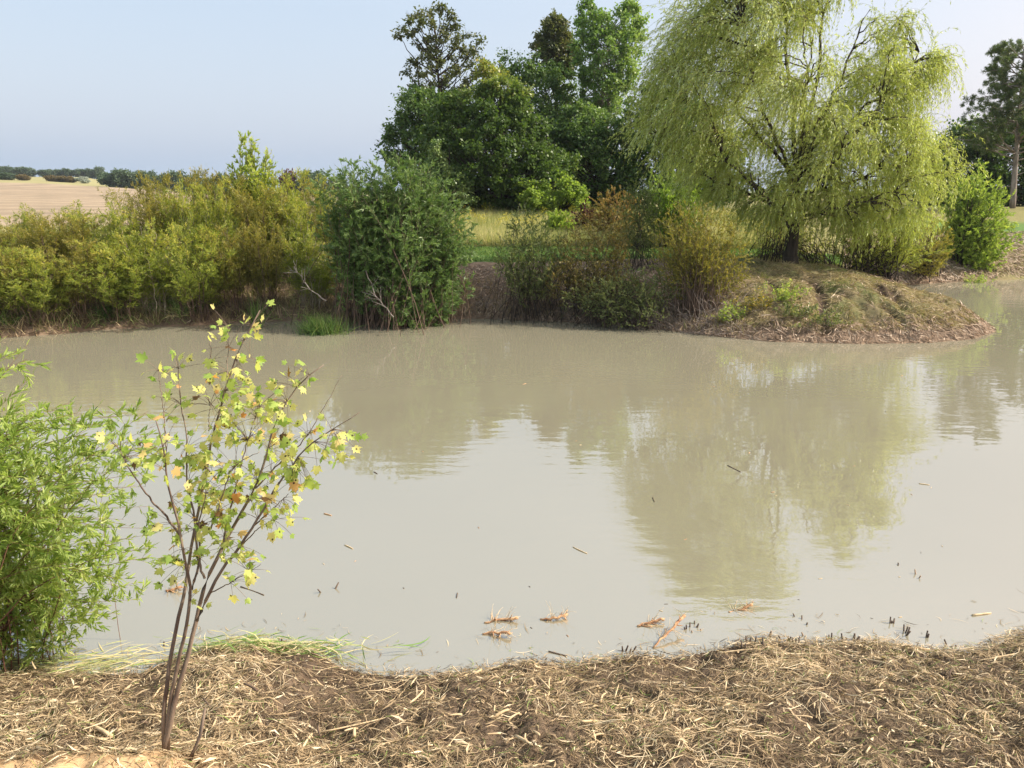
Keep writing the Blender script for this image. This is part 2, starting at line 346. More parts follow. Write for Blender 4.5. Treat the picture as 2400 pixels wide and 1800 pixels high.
# ------------------------------------------------------------------ the land: one sheet, split by what covers it
def build_land():
    r = np.concatenate([[0.35, 0.8, 1.2], np.geomspace(1.6, 6.5, 190), np.geomspace(6.5, 30, 260)[1:], np.geomspace(30, 2500, 130)[1:]])
    th = np.concatenate([np.linspace(-50, 50, 620), np.linspace(50, 310, 90)[1:-1]]); th = np.radians(th)
    nr, na = len(r), len(th)
    X = r[:, None]*np.sin(th)[None]; Y = r[:, None]*np.cos(th)[None]
    sd = sdist(X, Y); Z = height(X, Y, sd)
    V = np.stack([X, Y, Z], -1).reshape(-1, 3)
    Vc = np.array([[0, 0, float(height(np.array([0.]), np.array([0.]))[0])]])
    i = np.arange(nr-1)[:, None]*na; j = np.arange(na)[None]; j2 = (j+1) % na
    Q = np.stack(np.broadcast_arrays(i+j, i+j2, i+na+j2, i+na+j), -1).reshape(-1, 4)[:, ::-1]
    # colour of the soil or turf by place
    x, y, s = V[:, 0], V[:, 1], sd.ravel()
    px = np.clip(CX + F*x/np.maximum(y, 1), -900, 3000)
    n1 = fbm(x*0.8, y*0.8, 4)[:, None]; n2 = fbm(x*4, y*4, 3)[:, None]
    C = lambda *c: np.array(c)[None]
    mudc = C(0.085, 0.06, 0.042)*(1+0.8*n2)
    nearc = C(0.13, 0.095, 0.065)*(1+0.9*n2+0.5*n1)
    k = sstep(0.0, 0.5, s)[:, None]
    col = mudc*(1-k)+nearc*k
    sand = np.exp(-(((x+1.88)/0.74)**2 + ((y-2.80)/0.27)**2)**1.5)[:, None]
    col = col*(1-sand) + C(0.50, 0.34, 0.19)*(1+0.3*n2)*sand
    farb = C(0.20, 0.145, 0.10)*(1+0.9*n2)
    wf = sstep(8, 11, y)[:, None]; col = col*(1-wf)+farb*wf
    mp = (sstep(4.2, 5.2, x)*(1-sstep(12, 14, x))*sstep(13, 14.5, y)*(1-sstep(21, 23, y))*sstep(0.3, 0.9, s))[:, None]
    g = sstep(-0.05, 0.15, n1[:, 0])[:, None]
    col = col*(1-mp) + mp*(C(0.22, 0.175, 0.10)*(1-g)+C(0.13, 0.14, 0.055)*g)*(1+0.5*n2)
    sl = sstep(0.02, 0.12, slotf(x, y))[:, None]*mp; col = col*(1-sl) + C(0.075, 0.052, 0.036)*sl
    dist = np.hypot(x, y)
    fieldc = C(0.300, 0.238, 0.165)*(1+0.30*fbm(x*0.03, y*0.12, 4)[:, None]+0.25*n1+0.12*np.sin(y*1.1+x*0.12)[:, None])
    stub = C(0.30, 0.28, 0.13)
    mead = C(0.20, 0.19, 0.075)*(1+0.6*n1)
    wm = sstep(25.5, 27, y)[:, None]; col = col*(1-wm)+mead*wm
    isfield = (y > 36) & (px < 1000)
    wl = (isfield)[:, None]; col = np.where(wl, fieldc, col)
    col = np.where((dist > 205)[:, None] & wl, stub*(1+0.1*n1), col)
    col = np.where((dist > 420)[:, None], C(0.12, 0.16, 0.07), col)
    lawn = (y > 21.9+0.5*n1[:, 0]) & (y < 25.8+0.4*n1[:, 0]) & (x > -3.5) & (s > 2.0) | ((y > 29.5) & (y < 34) & (x > 15) & (s > 1.3))
    lawn = lawn | ((y > 23.2) & (y < 26.2) & (x > 5) & (s > 1.5))
    col = np.where(lawn[:, None], C(0.10, 0.18, 0.045)*(1+0.4*n1+0.3*n2), col)
    col = np.clip(col, 0.01, 0.9)
    fm = lawn[Q].all(1); ff = isfield[Q].all(1) & ~fm; fg = ~(fm | ff)
    def part(name, sel, lab):
        q = Q[sel]; used, inv = np.unique(q, return_inverse=True); inv = inv.reshape(q.shape)
        g = Geo(); g.add(V[used], inv)
        if name == 'ground':
            base = len(used); g.add(Vc, np.zeros((0, 4), int))
            ring = np.searchsorted(used, np.arange(na))
            v2 = np.concatenate([V[used], Vc]); tri = np.stack([ring, np.roll(ring, -1), np.full(na, base)], 1)
            g = Geo(); g.add(v2, inv); g.f.append(tri.ravel()); g.n.append(np.full(na, 3)); g.t.append(np.full(na, .5))
        o = g.build(name, M['ground'], smooth=True)
        cc = np.ones((len(o.data.vertices), 4), np.float32); cc[:len(used), :3] = col[used]; cc[len(used):, :3] = (0.15, 0.115, 0.078)
        at_ = o.data.attributes.new('soil', 'FLOAT_COLOR', 'POINT'); at_.data.foreach_set('color', cc.ravel())
        tag(o, lab, kind='structure')
    part('ground', fg, 'muddy pond bank and rough ground'); part('lawn', fm, 'mown green grass strip'); part('field', ff, 'bare tan farm field rising to the left')
build_land()
g = Geo()
pw = POND; lo = pw.min(0)-1; hi = pw.max(0)+1
g.add([[lo[0], lo[1], 0], [hi[0], lo[1], 0], [hi[0], hi[1], 0], [lo[0], hi[1], 0]], [[0, 1, 2, 3]])
tag(g.build('water', M['water']), 'muddy brown pond water', kind='structure')

# ------------------------------------------------------------------ outline sampling
def poly_sample(poly, n, rng, inset=0.0, cand=4):
    poly = np.array(poly, float); lo, hi = poly.min(0), poly.max(0)
    def info(p):
        d = np.full(len(p), 1e9); ins = np.zeros(len(p), bool)
        for i in range(len(poly)):
            a, b = poly[i], poly[(i+1) % len(poly)]; e = b-a
            t = np.clip(((p-a)@e)/(e@e), 0, 1); d = np.minimum(d, np.linalg.norm(p-a-t[:, None]*e, axis=1))
            if a[1] != b[1]: ins ^= ((a[1] > p[:, 1]) != (b[1] > p[:, 1])) & (p[:, 0] < e[0]*(p[:, 1]-a[1])/e[1] + a[0])
        return np.where(ins, d, -d)
    out_, od = [], []
    pool = lo + (hi-lo)*rng.random((n*cand*6, 2)); dd = info(pool); pool = pool[dd > inset]; dd = dd[dd > inset]
    if len(pool) <= n: return pool, dd, dd.max()
    pts = [0]; mind = np.linalg.norm(pool-pool[0], axis=1)
    m = min(len(pool), n*cand)
    for _ in range(n-1):     # spread the clumps out evenly, but not on a grid
        c = rng.integers(0, len(pool), cand*3); k = c[np.argmax(mind[c])]
        pts.append(k); mind = np.minimum(mind, np.linalg.norm(pool-pool[k], axis=1))
    return pool[pts], dd[pts], dd.max()
def outline_world(poly, Y):
    q = at([p[0] for p in poly], [p[1] for p in poly], Y); return q[:, [0, 2]]
def ground_z(x, y): return float(height(np.array([x]), np.array([y]), fine=False)[0])

# ------------------------------------------------------------------ trees with leafy clumps
def clump_tree(name, label, outline, Y, base_px, leaf_mat, bark, nb=120, br=0.6, nl=240, L=0.13, W=0.09, thick=2.0, tr=0.14, lean=0, seed=1,
               tintf=None, cat='tree', group=None, limb_r=0.03, flat=0.75, outward=0.6, shell=0.75, trunk_top=None, twig_mat=None, spread=1.0):
    rng = np.random.default_rng(seed)
    pw_ = outline_world(outline, Y)
    c2, de, dm = poly_sample(pw_, nb, rng, inset=br*0.45)
    nb = len(c2)
    u = rng.random(nb)**(1-shell*0.8)*np.where(rng.random(nb) < 0.62, -1, 1)
    y = Y + thick*u*np.sqrt(np.clip(de/dm, 0, 1))
    c = np.stack([c2[:, 0]*(y/Y)**0.0, y, c2[:, 1]], -1)
    bx = x_at(base_px, Y, 1.5); bz = ground_z(bx, Y)-0.05
    base = np.array([bx, Y, bz])
    root = empty(name, base, label, cat, group)
    ztop = pw_[:, 1].max(); ccx = pw_[:, 0].mean() + lean
    topz = bz + (ztop-bz)*(trunk_top or 0.86)
    tt = np.linspace(0, 1, 12)
    tp = np.stack([bx + (ccx-bx)*tt**1.3 + 0.06*np.sin(tt*9+seed), Y + 0.05*np.cos(tt*7+seed), bz + (topz-bz)*tt], -1)
    g = Geo(); tubes(g, tp[None], tr, tr*0.2, 8)
    fl = np.stack([tp[0]-[0, 0, 0.1], tp[0]+[0, 0, 0.25]])[None]; tubes(g, fl, tr*1.5, tr*0.98, 8)
    hd = np.hypot(c[:, 0]-np.interp(c[:, 2], tp[:, 2], tp[:, 0]), c[:, 1]-Y)
    za = np.clip(c[:, 2]-hd*0.8-0.2, bz+(ztop-bz)*0.12, topz*0.98)
    ta = (za-bz)/(topz-bz)
    A = np.stack([np.interp(ta, tt, tp[:, 0]), np.interp(ta, tt, tp[:, 1]), za], -1)
    Cm = (A+c)/2 + np.stack([(c[:, 0]-A[:, 0])*0.18, (c[:, 1]-A[:, 1])*0.18, -0.10*hd], -1) + rng.normal(size=c.shape)*0.08
    LB = bez(A, Cm, c, 7); LB[:, 1:-1] += rng.normal(size=LB[:, 1:-1].shape)*0.025
    tubes(g, LB, limb_r*(0.6+0.8*rng.random(nb)), limb_r*0.25, 4)
    tw = grow(np.repeat(c, 5, 0), unit(rdir(rng, nb*5)+np.repeat(unit(c-A), 5, 0)*0.7), br*0.9, 3, 0.0, 0.2, rng)
    tubes(g, tw, limb_r*0.22, limb_r*0.08, 3)
    g.build('trunk', bark, root)
    n = nb*nl; ci = np.repeat(np.arange(nb), nl)
    rs = br*(0.6+0.8*rng.random(nb))
    d = rdir(rng, n); rad = rng.random(n)**0.45
    # leaves gathered on little shoots inside each clump
    sh_d = rdir(rng, nb*9); si = ci*9 + rng.integers(0, 9, n)
    off = d*0.34*spread + sh_d[si]*(0.25+0.8*rng.random(n)[:, None])
    off[:, 2] *= flat
    p = c[ci] + off*(rs[ci]*rad)[:, None]
    ld = unit(unit(off)*outward + rdir(rng, n)*0.8 + np.array([0, 0, -0.35]))
    nn = unit(rdir(rng, n) + np.array([0, 0, 0.9]))
    s = 0.65+0.7*rng.random(n)
    tint = np.clip(0.5 + 0.30*(rng.random(nb)[ci]-0.5) + 0.38*(rng.random(n)-0.5), 0, 1)
    if tintf is not None: tint = np.clip(tintf(p, tint, rng), 0, 1)
    g = Geo(); leaf4(g, p, ld, nn, L*s, W*s, tint)
    g.build('crown', leaf_mat, root)
    return root

green_stops = [(0, (0.03, 0.065, 0.02)), (0.45, (0.075, 0.14, 0.035)), (0.75, (0.16, 0.25, 0.06)), (1, (0.26, 0.36, 0.10))]
M['leaf_dark'] = leafmat('leaf_dark', green_stops, 0.25, 0.45, 0.35)
M['leaf_maple'] = leafmat('leaf_maple', [(0, (0.04, 0.08, 0.02)), (0.4, (0.11, 0.18, 0.038)), (0.62, (0.25, 0.30, 0.065)), (0.78, (0.33, 0.28, 0.07)), (1, (0.38, 0.22, 0.07))], 0.28, 0.45, 0.35)
M['leaf_open'] = leafmat('leaf_open', [(0, (0.045, 0.07, 0.025)), (0.6, (0.13, 0.15, 0.06)), (1, (0.25, 0.21, 0.10))], 0.3, 0.45, 0.3)
M['leaf_poplar'] = leafmat('leaf_poplar', [(0, (0.08, 0.15, 0.035)), (0.5, (0.18, 0.29, 0.075)), (1, (0.35, 0.46, 0.16))], 0.35, 0.4, 0.4)
M['leaf_lime'] = leafmat('leaf_lime', [(0, (0.15, 0.24, 0.045)), (0.5, (0.29, 0.39, 0.08)), (1, (0.50, 0.53, 0.15))], 0.4, 0.5, 0.3)
M['leaf_willow'] = leafmat('leaf_willow', [(0, (0.22, 0.28, 0.065)), (0.40, (0.40, 0.46, 0.125)), (0.7, (0.54, 0.59, 0.23)), (0.86, (0.56, 0.64, 0.42)), (1, (0.62, 0.70, 0.56))], 0.36, 0.4, 0.4)
M['leaf_greywillow'] = leafmat('leaf_greywillow', [(0, (0.055, 0.115, 0.03)), (0.5, (0.135, 0.22, 0.06)), (0.85, (0.28, 0.36, 0.15)), (1, (0.42, 0.44, 0.17))], 0.3, 0.42, 0.4)
M['leaf_far'] = leafmat('leaf_far', [(0, (0.05, 0.085, 0.055)), (1, (0.14, 0.20, 0.11))], 0.2, 0.6, 0.2)
M['leaf_far_red'] = leafmat('leaf_far_red', [(0, (0.06, 0.025, 0.025)), (1, (0.14, 0.06, 0.05))], 0.2, 0.6, 0.2)
M['leaf_far_pale'] = leafmat('leaf_far_pale', [(0, (0.30, 0.34, 0.30)), (1, (0.42, 0.46, 0.42))], 0.2, 0.6, 0.2)
M['leaf_far_brown'] = leafmat('leaf_far_brown', [(0, (0.10, 0.08, 0.03)), (1, (0.20, 0.16, 0.07))], 0.2, 0.6, 0.2)
M['needles'] = leafmat('needles', [(0, (0.065, 0.11, 0.04)), (0.7, (0.16, 0.21, 0.075)), (1, (0.26, 0.22, 0.10))], 0.2, 0.5, 0.3)

DG = 'trees of the dark grove'
clump_tree('tall_tree', 'tall open-crowned tree with visible forking limbs, highest at the left of the grove',
    [(858,50),(880,15),(950,8),(985,25),(1005,60),(1040,75),(1050,125),(1035,190),(1010,260),(900,260),(880,190),(868,130),(900,110),(856,95)], 43, 962, M['leaf_open'], M['bark_dark'],
    nb=80, br=0.46, nl=85, L=0.17, W=0.10, thick=2.2, tr=0.17, seed=3, limb_r=0.045, trunk_top=0.84, shell=0.2, group=DG)
clump_tree('dark_tree', 'dark shaded bushy tree filling the left flank of the grove',
    [(816,300),(830,270),(870,235),(850,200),(880,165),(900,180),(960,190),(1020,190),(1040,300),(1030,455),(900,455),(850,380),(818,335)], 41, 930, M['leaf_dark'], M['bark_dark'],
    nb=150, br=0.62, nl=200, L=0.15, W=0.10, thick=2.6, seed=4, group=DG)
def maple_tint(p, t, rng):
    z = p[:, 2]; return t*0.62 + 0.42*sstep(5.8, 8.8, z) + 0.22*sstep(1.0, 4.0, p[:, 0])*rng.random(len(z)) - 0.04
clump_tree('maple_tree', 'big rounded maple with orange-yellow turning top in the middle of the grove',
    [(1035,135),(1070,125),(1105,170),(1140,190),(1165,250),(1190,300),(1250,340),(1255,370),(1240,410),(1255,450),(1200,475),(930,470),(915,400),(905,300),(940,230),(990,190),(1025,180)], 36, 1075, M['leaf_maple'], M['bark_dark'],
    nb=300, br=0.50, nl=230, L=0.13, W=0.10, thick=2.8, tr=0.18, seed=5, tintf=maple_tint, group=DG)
clump_tree('dark_tree', 'dark rounded tree behind the maple and below the poplar',
    [(1055,130),(1090,112),(1130,125),(1150,105),(1180,130),(1230,130),(1260,200),(1300,330),(1280,420),(1130,420),(1100,200)], 46, 1190, M['leaf_dark'], M['bark_dark'],
    nb=140, br=0.7, nl=200, L=0.16, W=0.11, thick=2.8, seed=6, group=DG)
clump_tree('brown_topped_tree', 'narrow olive-brown topped tree left of the poplar',
    [(1150,85),(1165,45),(1200,30),(1235,60),(1250,110),(1240,170),(1200,190),(1175,140),(1150,110)], 47, 1205, M['leaf_open'], M['bark_dark'],
    nb=55, br=0.5, nl=200, L=0.17, W=0.11, thick=1.4, seed=7, group=DG)
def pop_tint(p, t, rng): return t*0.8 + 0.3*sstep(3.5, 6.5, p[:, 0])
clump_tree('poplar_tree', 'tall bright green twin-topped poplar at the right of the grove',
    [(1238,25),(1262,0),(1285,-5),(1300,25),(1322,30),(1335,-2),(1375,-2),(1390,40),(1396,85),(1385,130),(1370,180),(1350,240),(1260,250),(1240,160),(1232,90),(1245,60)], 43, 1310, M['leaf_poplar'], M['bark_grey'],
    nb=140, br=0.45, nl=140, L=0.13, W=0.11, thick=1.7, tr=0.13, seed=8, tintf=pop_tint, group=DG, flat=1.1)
clump_tree('dark_tree', 'dark dense round-headed tree right of the maple with sunlight tinted into its crest leaves',
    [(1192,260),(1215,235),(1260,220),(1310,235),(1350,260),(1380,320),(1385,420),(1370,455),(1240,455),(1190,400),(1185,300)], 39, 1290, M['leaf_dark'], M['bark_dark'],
    nb=150, br=0.55, nl=220, L=0.14, W=0.10, thick=2.4, seed=9, tintf=lambda p, t, r: t*0.85+0.25*sstep(5.2, 6.5, p[:, 2]), group=DG)  # leaf tint lightened toward the crest to stand for sunlight
clump_tree('dark_tree', 'deep green tree mass behind the willow on its left side',
    [(1330,230),(1400,170),(1480,190),(1560,230),(1600,330),(1600,440),(1360,450),(1340,330)], 38, 1460, M['leaf_dark'], M['bark_dark'],
    nb=130, br=0.65, nl=180, L=0.15, W=0.11, thick=2.2, seed=10, group=DG)
clump_tree('dark_tree', 'dark tree far behind the willow on its right side',
    [(2010,290),(2060,262),(2110,250),(2180,230),(2260,240),(2300,330),(2320,520),(1960,520),(1950,380)], 45, 2120, M['leaf_dark'], M['bark_dark'],
    nb=290, br=0.8, nl=200, L=0.17, W=0.12, thick=3, seed=11, group=DG)
clump_tree('vine_thicket', 'sunlit lime green vine-covered bush at the foot of the maple',
    [(1095,400),(1130,385),(1180,395),(1215,370),(1260,400),(1285,425),(1250,470),(1140,470)], 34, 1190, M['leaf_lime'], M['bark_dark'],
    nb=60, br=0.32, nl=200, L=0.11, W=0.09, thick=0.9, seed=12, tr=0.05, cat='bush', tintf=lambda p, t, r: t*0.75)
clump_tree('conical_tree', 'small narrow yellow-green conical tree in front of the grove',
    [(928,330),(942,288),(958,320),(975,350),(1005,375),(1028,410),(1025,440),(950,445),(925,400)], 34, 965, M['leaf_greywillow'], M['bark_dark'],
    nb=70, br=0.32, nl=180, L=0.10, W=0.07, thick=0.9, seed=13, tr=0.06, tintf=lambda p, t, r: t*0.8+0.25)

# ------------------------------------------------------------------ sprays: bushes whose branches run from the root to every tip
def spray(name, label, outline, Y, root_pts, leaf_mat, bark, nt=160, thick=1.0, ntw=8, twl=0.4, nl=14, L=0.07, W=0.012, cat='bush', group=None, seed=1,
          t0=0.45, tang=0.6, droop=0.0, r0=0.012, fold=False, leaf_ang=0.5, arch=0.0, tintf=None, fine=5, dense_top=0, hang=0.0, root_spread=0.15):
    rng = np.random.default_rng(seed)
    pw_ = outline_world(outline, Y); c2, de, dm = poly_sample(pw_, nt, rng, inset=0.02); nt = len(c2)
    y = Y + thick*(rng.random(nt)*2-1)*np.sqrt(np.clip(de/dm, 0.02, 1))
    T = np.stack([c2[:, 0], y, c2[:, 1]], -1)
    rp = np.array([[x_at(px, yy, 0.3), yy, 0] for px, yy in root_pts]); 
    rp = rp[rng.integers(0, len(rp), nt)] + np.stack([rng.normal(size=nt)*root_spread, rng.normal(size=nt)*root_spread, 0*y], -1)
    rp[:, 2] = height(rp[:, 0], rp[:, 1]) - 0.03
    c0 = rp.mean(0); root = empty(name, (c0[0], c0[1], c0[2]), label, cat, group)
    D = T-rp; C_ = rp + D*0.5 + np.stack([-D[:, 0]*0.18, -D[:, 1]*0.18, np.linalg.norm(D, axis=1)*(0.10+arch)], -1) + rng.normal(size=T.shape)*0.06*np.linalg.norm(D, axis=1, keepdims=True)
    B = bez(rp, C_, T, 9); B[:, 1:] += rng.normal(size=B[:, 1:].shape)*0.012
    g = Geo(); tubes(g, B, r0*(0.5+rng.random(nt)), r0*0.18, 4)
    tw = side(B, ntw, t0, 1.0, twl, tang, 5, droop, 0.12, rng); tubes(g, tw, r0*0.22, r0*0.08, 3)
    g.build('stems', bark, root)
    allb = np.concatenate([tw, bez(B[:, 7], B[:, 8], B[:, 9], 5)])
    i, t, p, tg = on_br(allb, nl, 0.08, 1.0, rng)
    ld = unit(tg*cos(leaf_ang) + perp(tg, rng)*sin(leaf_ang) + np.array([0, 0, -hang]))
    nn = unit(rdir(rng, len(p)) + np.array([0, 0, 0.7]))
    s = 0.6+0.75*rng.random(len(p))
    tint = np.clip(0.5 + 0.35*(rng.random(len(allb))[i]-0.5) + 0.35*(rng.random(len(p))-0.5), 0, 1)
    if tintf is not None: tint = np.clip(tintf(p, tint, rng), 0, 1)
    g = Geo()
    if fold: leaf_fold(g, p, ld, nn, L*s, W*s, tint)
    else: leaf4(g, p, ld, nn, L*s, W*s, tint)
    g.build('foliage', leaf_mat, root)
    return root

# big grey-green willow bush on the far bank
spray('willow_bush', 'large dense grey-green willow bush right of the yellow thicket, reaching the water',
    [(690,440),(695,372),(740,338),(795,345),(850,324),(910,338),(955,380),(995,415),(1022,470),(1028,540),(985,580),(1005,640),(965,690),(900,697),(845,680),(800,650),(745,610),(712,520)],
    17.5, [(860,17.3),(900,17.5),(820,17.6),(880,18.0)], M['leaf_greywillow'], M['bark_brown'], nt=640, thick=1.3, ntw=12, twl=0.40, nl=22, L=0.09, W=0.021, r0=0.010, seed=20, t0=0.34, tang=1.05, hang=0.1, root_spread=0.55)
# willow bush hugging the near bank on the left
M['leaf_nearwillow'] = leafmat('leaf_nearwillow', [(0, (0.10, 0.19, 0.035)), (0.45, (0.29, 0.39, 0.09)), (0.8, (0.52, 0.58, 0.22)), (1, (0.68, 0.62, 0.32))], 0.42, 0.4, 0.45)
spray('willow_bush', 'bright green narrow-leaved willow bush on the near bank at the left edge',
    [(-420,900),(-200,800),(-60,780),(0,715),(55,730),(75,800),(95,870),(180,850),(240,890),(300,860),(345,880),(350,960),(335,1060),(345,1130),(352,1190),(330,1240),(300,1330),(215,1360),(150,1385),(40,1390),(-60,1400),(-400,1300)],
    4.45, [(-420,4.3),(-300,4.4),(-180,4.4),(-60,4.4)], M['leaf_nearwillow'], M['twig_red'], nt=310, thick=0.7, ntw=14, twl=0.22, nl=14, L=0.052, W=0.0115, r0=0.0045, seed=21, t0=0.30, tang=1.1, fold=True, droop=0.0, hang=-0.25, arch=0.15, root_spread=0.28)
# young pale tree rising out of the thicket
spray('young_tree', 'young lime-yellow tree rising above the thicket on the left',
    [(496,400),(500,345),(528,325),(518,296),(548,272),(564,320),(592,316),(600,370),(604,440),(580,470),(505,460)],
    21.0, [(550,21.0)], M['leaf_lime'], M['bark_grey'], nt=75, thick=0.55, ntw=8, twl=0.30, nl=12, L=0.10, W=0.035, r0=0.02, seed=22, t0=0.5, cat='tree', tintf=lambda p, t, r: t+0.25)
spray('small_tree', 'small bright green round tree with leaning stem at the right bank',
    [(2040,470),(2052,405),(2085,368),(2120,355),(2155,375),(2180,420),(2192,480),(2190,540),(2150,580),(2070,585),(2030,530)],
    27.0, [(2072,27.0)], M['leaf_lime'], M['bark_dark'], nt=170, thick=1.2, ntw=10, twl=0.45, nl=18, L=0.10, W=0.035, r0=0.018, seed=23, t0=0.4, tang=1.0, cat='tree', tintf=lambda p, t, r: t*0.9+0.05, root_spread=0.06)

# ------------------------------------------------------------------ the weeping willow
def weeping_willow():
    rng = np.random.default_rng(30)
    Y = 20.5; out_l = [(1690,-165),(1780,-150),(1880,-80),(1935,30),(1965,110),(2040,90),(2050,130),(1990,200),(2005,250),(2040,310),(2065,380),(2060,460),(2005,515),(1900,520),(1790,500),(1720,470),(1640,490),(1550,465),(1485,385),(1430,345),(1390,270),(1380,215),(1410,110),(1450,50),(1480,-20),(1560,-120)]
    pw_ = outline_world(out_l, Y)
    bx = x_at(1706, Y, 1.0); bz = ground_z(bx, Y); base = np.array([bx, Y, bz-0.05])
    root = empty('willow_tree', base, 'large weeping willow with drooping yellow-green strands on the grassy point', 'tree')
    g = Geo()
    top = at(1770, 250, Y+0.1); mid = at(1712, 420, Y)
    tp = bez(base[None], mid[None], top[None], 10)
    tr = 0.19
    tubes(g, tp, tr, 0.09, 10); tubes(g, np.stack([base-[0, 0, .1], base+[0, 0, .3]])[None], tr*1.35, tr, 10)
    # main limbs
    mains = [((1706,470),(1560,330),-0.8,.07),((1706,450),(1480,230),0.6,.07),((1715,400),(1600,60),-0.9,.08),((1720,380),(1520,110),1.2,.07),((1720,360),(1690,-90),0.3,.09),((1735,330),(1800,-100),-0.7,.08),
             ((1745,310),(1880,20),0.9,.07),((1740,330),(1990,110),-0.4,.06),((1730,380),(1900,230),-1.4,.07),((1720,420),(1990,330),0.8,.07),((1712,470),(1950,400),-1.0,.06),((1706,490),(1620,380),-1.6,.06),
             ((1712,440),(1820,330),-1.9,.06),((1712,460),(1420,300),0.2,.06),((1725,370),(1740,120),-1.7,.07),((1725,370),(1760,60),1.8,.07)]
    A = np.array([at(a[0], a[1], Y) for a, b, dy, r in mains]); Bp = np.array([at(b[0], b[1], Y+dy) for a, b, dy, r in mains])
    D = Bp-A; Cm = A + D*0.5 + np.stack([D[:, 0]*0.12, D[:, 1]*0.3, np.abs(D[:, 0])*-0.05], -1)
    MB = bez(A, Cm, Bp, 10); MB[:, 2:] += rng.normal(size=MB[:, 2:].shape)*0.04
    tubes(g, MB, np.array([m[3] for m in mains])*0.75, 0.014, 6)
    # tips spread through the crown, each joined to the nearest main limb
    nt = 620; c2, de, dm = poly_sample(pw_, nt, rng, 0.16, 2); gap = fbm(c2[:, 0]*0.9+3, c2[:, 1]*0.75+11, 2) > -0.10; c2, de = c2[gap], de[gap]; nt = len(c2)
    y = Y + 3.0*(rng.random(nt)*2-1)*np.sqrt(np.clip(de/dm, 0.01, 1))
    T = np.stack([c2[:, 0], y, c2[:, 1]], -1)
    cand = np.concatenate([MB[:, 2:].reshape(-1, 3), tp[0, 3:]]); 
    dd = np.linalg.norm(T[:, None]-cand[None], axis=2) + 1.2*np.maximum(0, cand[None, :, 2]-T[:, None, 2]+0.2)
    S = cand[np.argmin(dd, 1)]
    D = T-S; Cm = S + D*0.5 + np.array([0, 0, 1.0])*np.linalg.norm(D, axis=1)[:, None]*0.16
    TB = bez(S, Cm, T, 7); TB[:, 1:] += rng.normal(size=TB[:, 1:].shape)*0.02
    tubes(g, TB, 0.022, 0.007, 4)
    # whippy side shoots low on the trunk
    g.build('trunk', M['bark_dark'], root)
    # strands
    ns = 23
    i, t, p, tg = on_br(TB, ns, 0.55, 1.0, rng)
    outw = unit(p - np.array([bx, Y, 0])); outw[:, 2] = 0
    d0 = unit(tg*0.6 + rdir(rng, len(p))*0.75 + outw*0.5 + np.array([0, 0, 0.25]))
    low = sstep(2.2, 4.5, p[:, 2])
    Ls = (0.40+1.0*rng.random(len(p))**1.4)*(0.75+0.35*low)
    windy = np.array([-0.05, 0, 0])
    ST = grow(p, d0, Ls, 8, 0.20+0.24*rng.random(len(p)), 0.06, rng)
    ST[..., 0] += -0.10*np.linspace(0, 1, 9)[None]**2*(Ls[:, None])
    gs = Geo(); tubes(gs, ST, 0.0032, 0.0012, 3)
    gs.build('strands', M['twig_yellow'], root)
    nl = 28
    i2, t2, p2, tg2 = on_br(ST, nl, 0.05, 1.0, rng)
    ld = unit(tg2*0.75 + perp(tg2, rng)*0.5 + np.array([-0.12, 0, -0.25]))
    nn = unit(rdir(rng, len(p2)) + np.array([0, 0, 0.3]))
    s = 0.6+0.6*rng.random(len(p2))
    st = rng.random(len(ST)); tipr = rng.random(nt)[i]
    silver = (tipr > 0.80)*(0.28)*sstep(-0.5, -3.0, -(bx+1.0-p[:, 0]))  # a few windblown shoots show pale undersides, mostly on the left
    tint = np.clip(0.36 + 0.22*(tipr[i2]-0.5) + 0.25*(st[i2]-0.5) + 0.25*(rng.random(len(p2))-0.5) + silver[i2] + ((rng.random(len(p2)) < 0.10)*0.35), 0, 1)
    gl = Geo(); leaf4(gl, p2, ld, nn, 0.09*s, 0.0185*s, tint); gl.build('foliage', M['leaf_willow'], root)
weeping_willow()

# lower shrubs around the willow
M['leaf_olive'] = leafmat('leaf_olive', [(0, (0.11, 0.12, 0.03)), (0.5, (0.24, 0.23, 0.05)), (0.8, (0.40, 0.32, 0.07)), (1, (0.52, 0.36, 0.08))], 0.35, 0.5, 0.3)
M['leaf_bronze'] = leafmat('leaf_bronze', [(0, (0.10, 0.11, 0.035)), (0.45, (0.21, 0.19, 0.06)), (0.75, (0.33, 0.24, 0.08)), (1, (0.38, 0.19, 0.09))], 0.3, 0.5, 0.3)
M['leaf_yellowgreen'] = leafmat('leaf_yellowgreen', [(0, (0.12, 0.16, 0.03)), (0.45, (0.28, 0.33, 0.06)), (0.8, (0.53, 0.47, 0.10)), (1, (0.72, 0.52, 0.09))], 0.38, 0.5, 0.3)
M['leaf_greyolive'] = leafmat('leaf_greyolive', [(0, (0.09, 0.12, 0.045)), (0.6, (0.19, 0.23, 0.08)), (1, (0.34, 0.32, 0.13))], 0.3, 0.5, 0.3)
spray('shrub', 'yellow-green willow shrub with slanting dark stems right under the weeping willow',
    [(1780,520),(1800,440),(1880,420),(1960,440),(2010,480),(2040,540),(1990,570),(1900,590),(1820,590)], 21.5, [(1850,21.2),(1880,21.6),(1905,21.4)], M['leaf_yellowgreen'], M['bark_dark'],
    nt=150, thick=0.9, ntw=9, twl=0.4, nl=16, L=0.075, W=0.014, r0=0.014, seed=40, t0=0.45, tintf=lambda p, t, r: t*0.8)
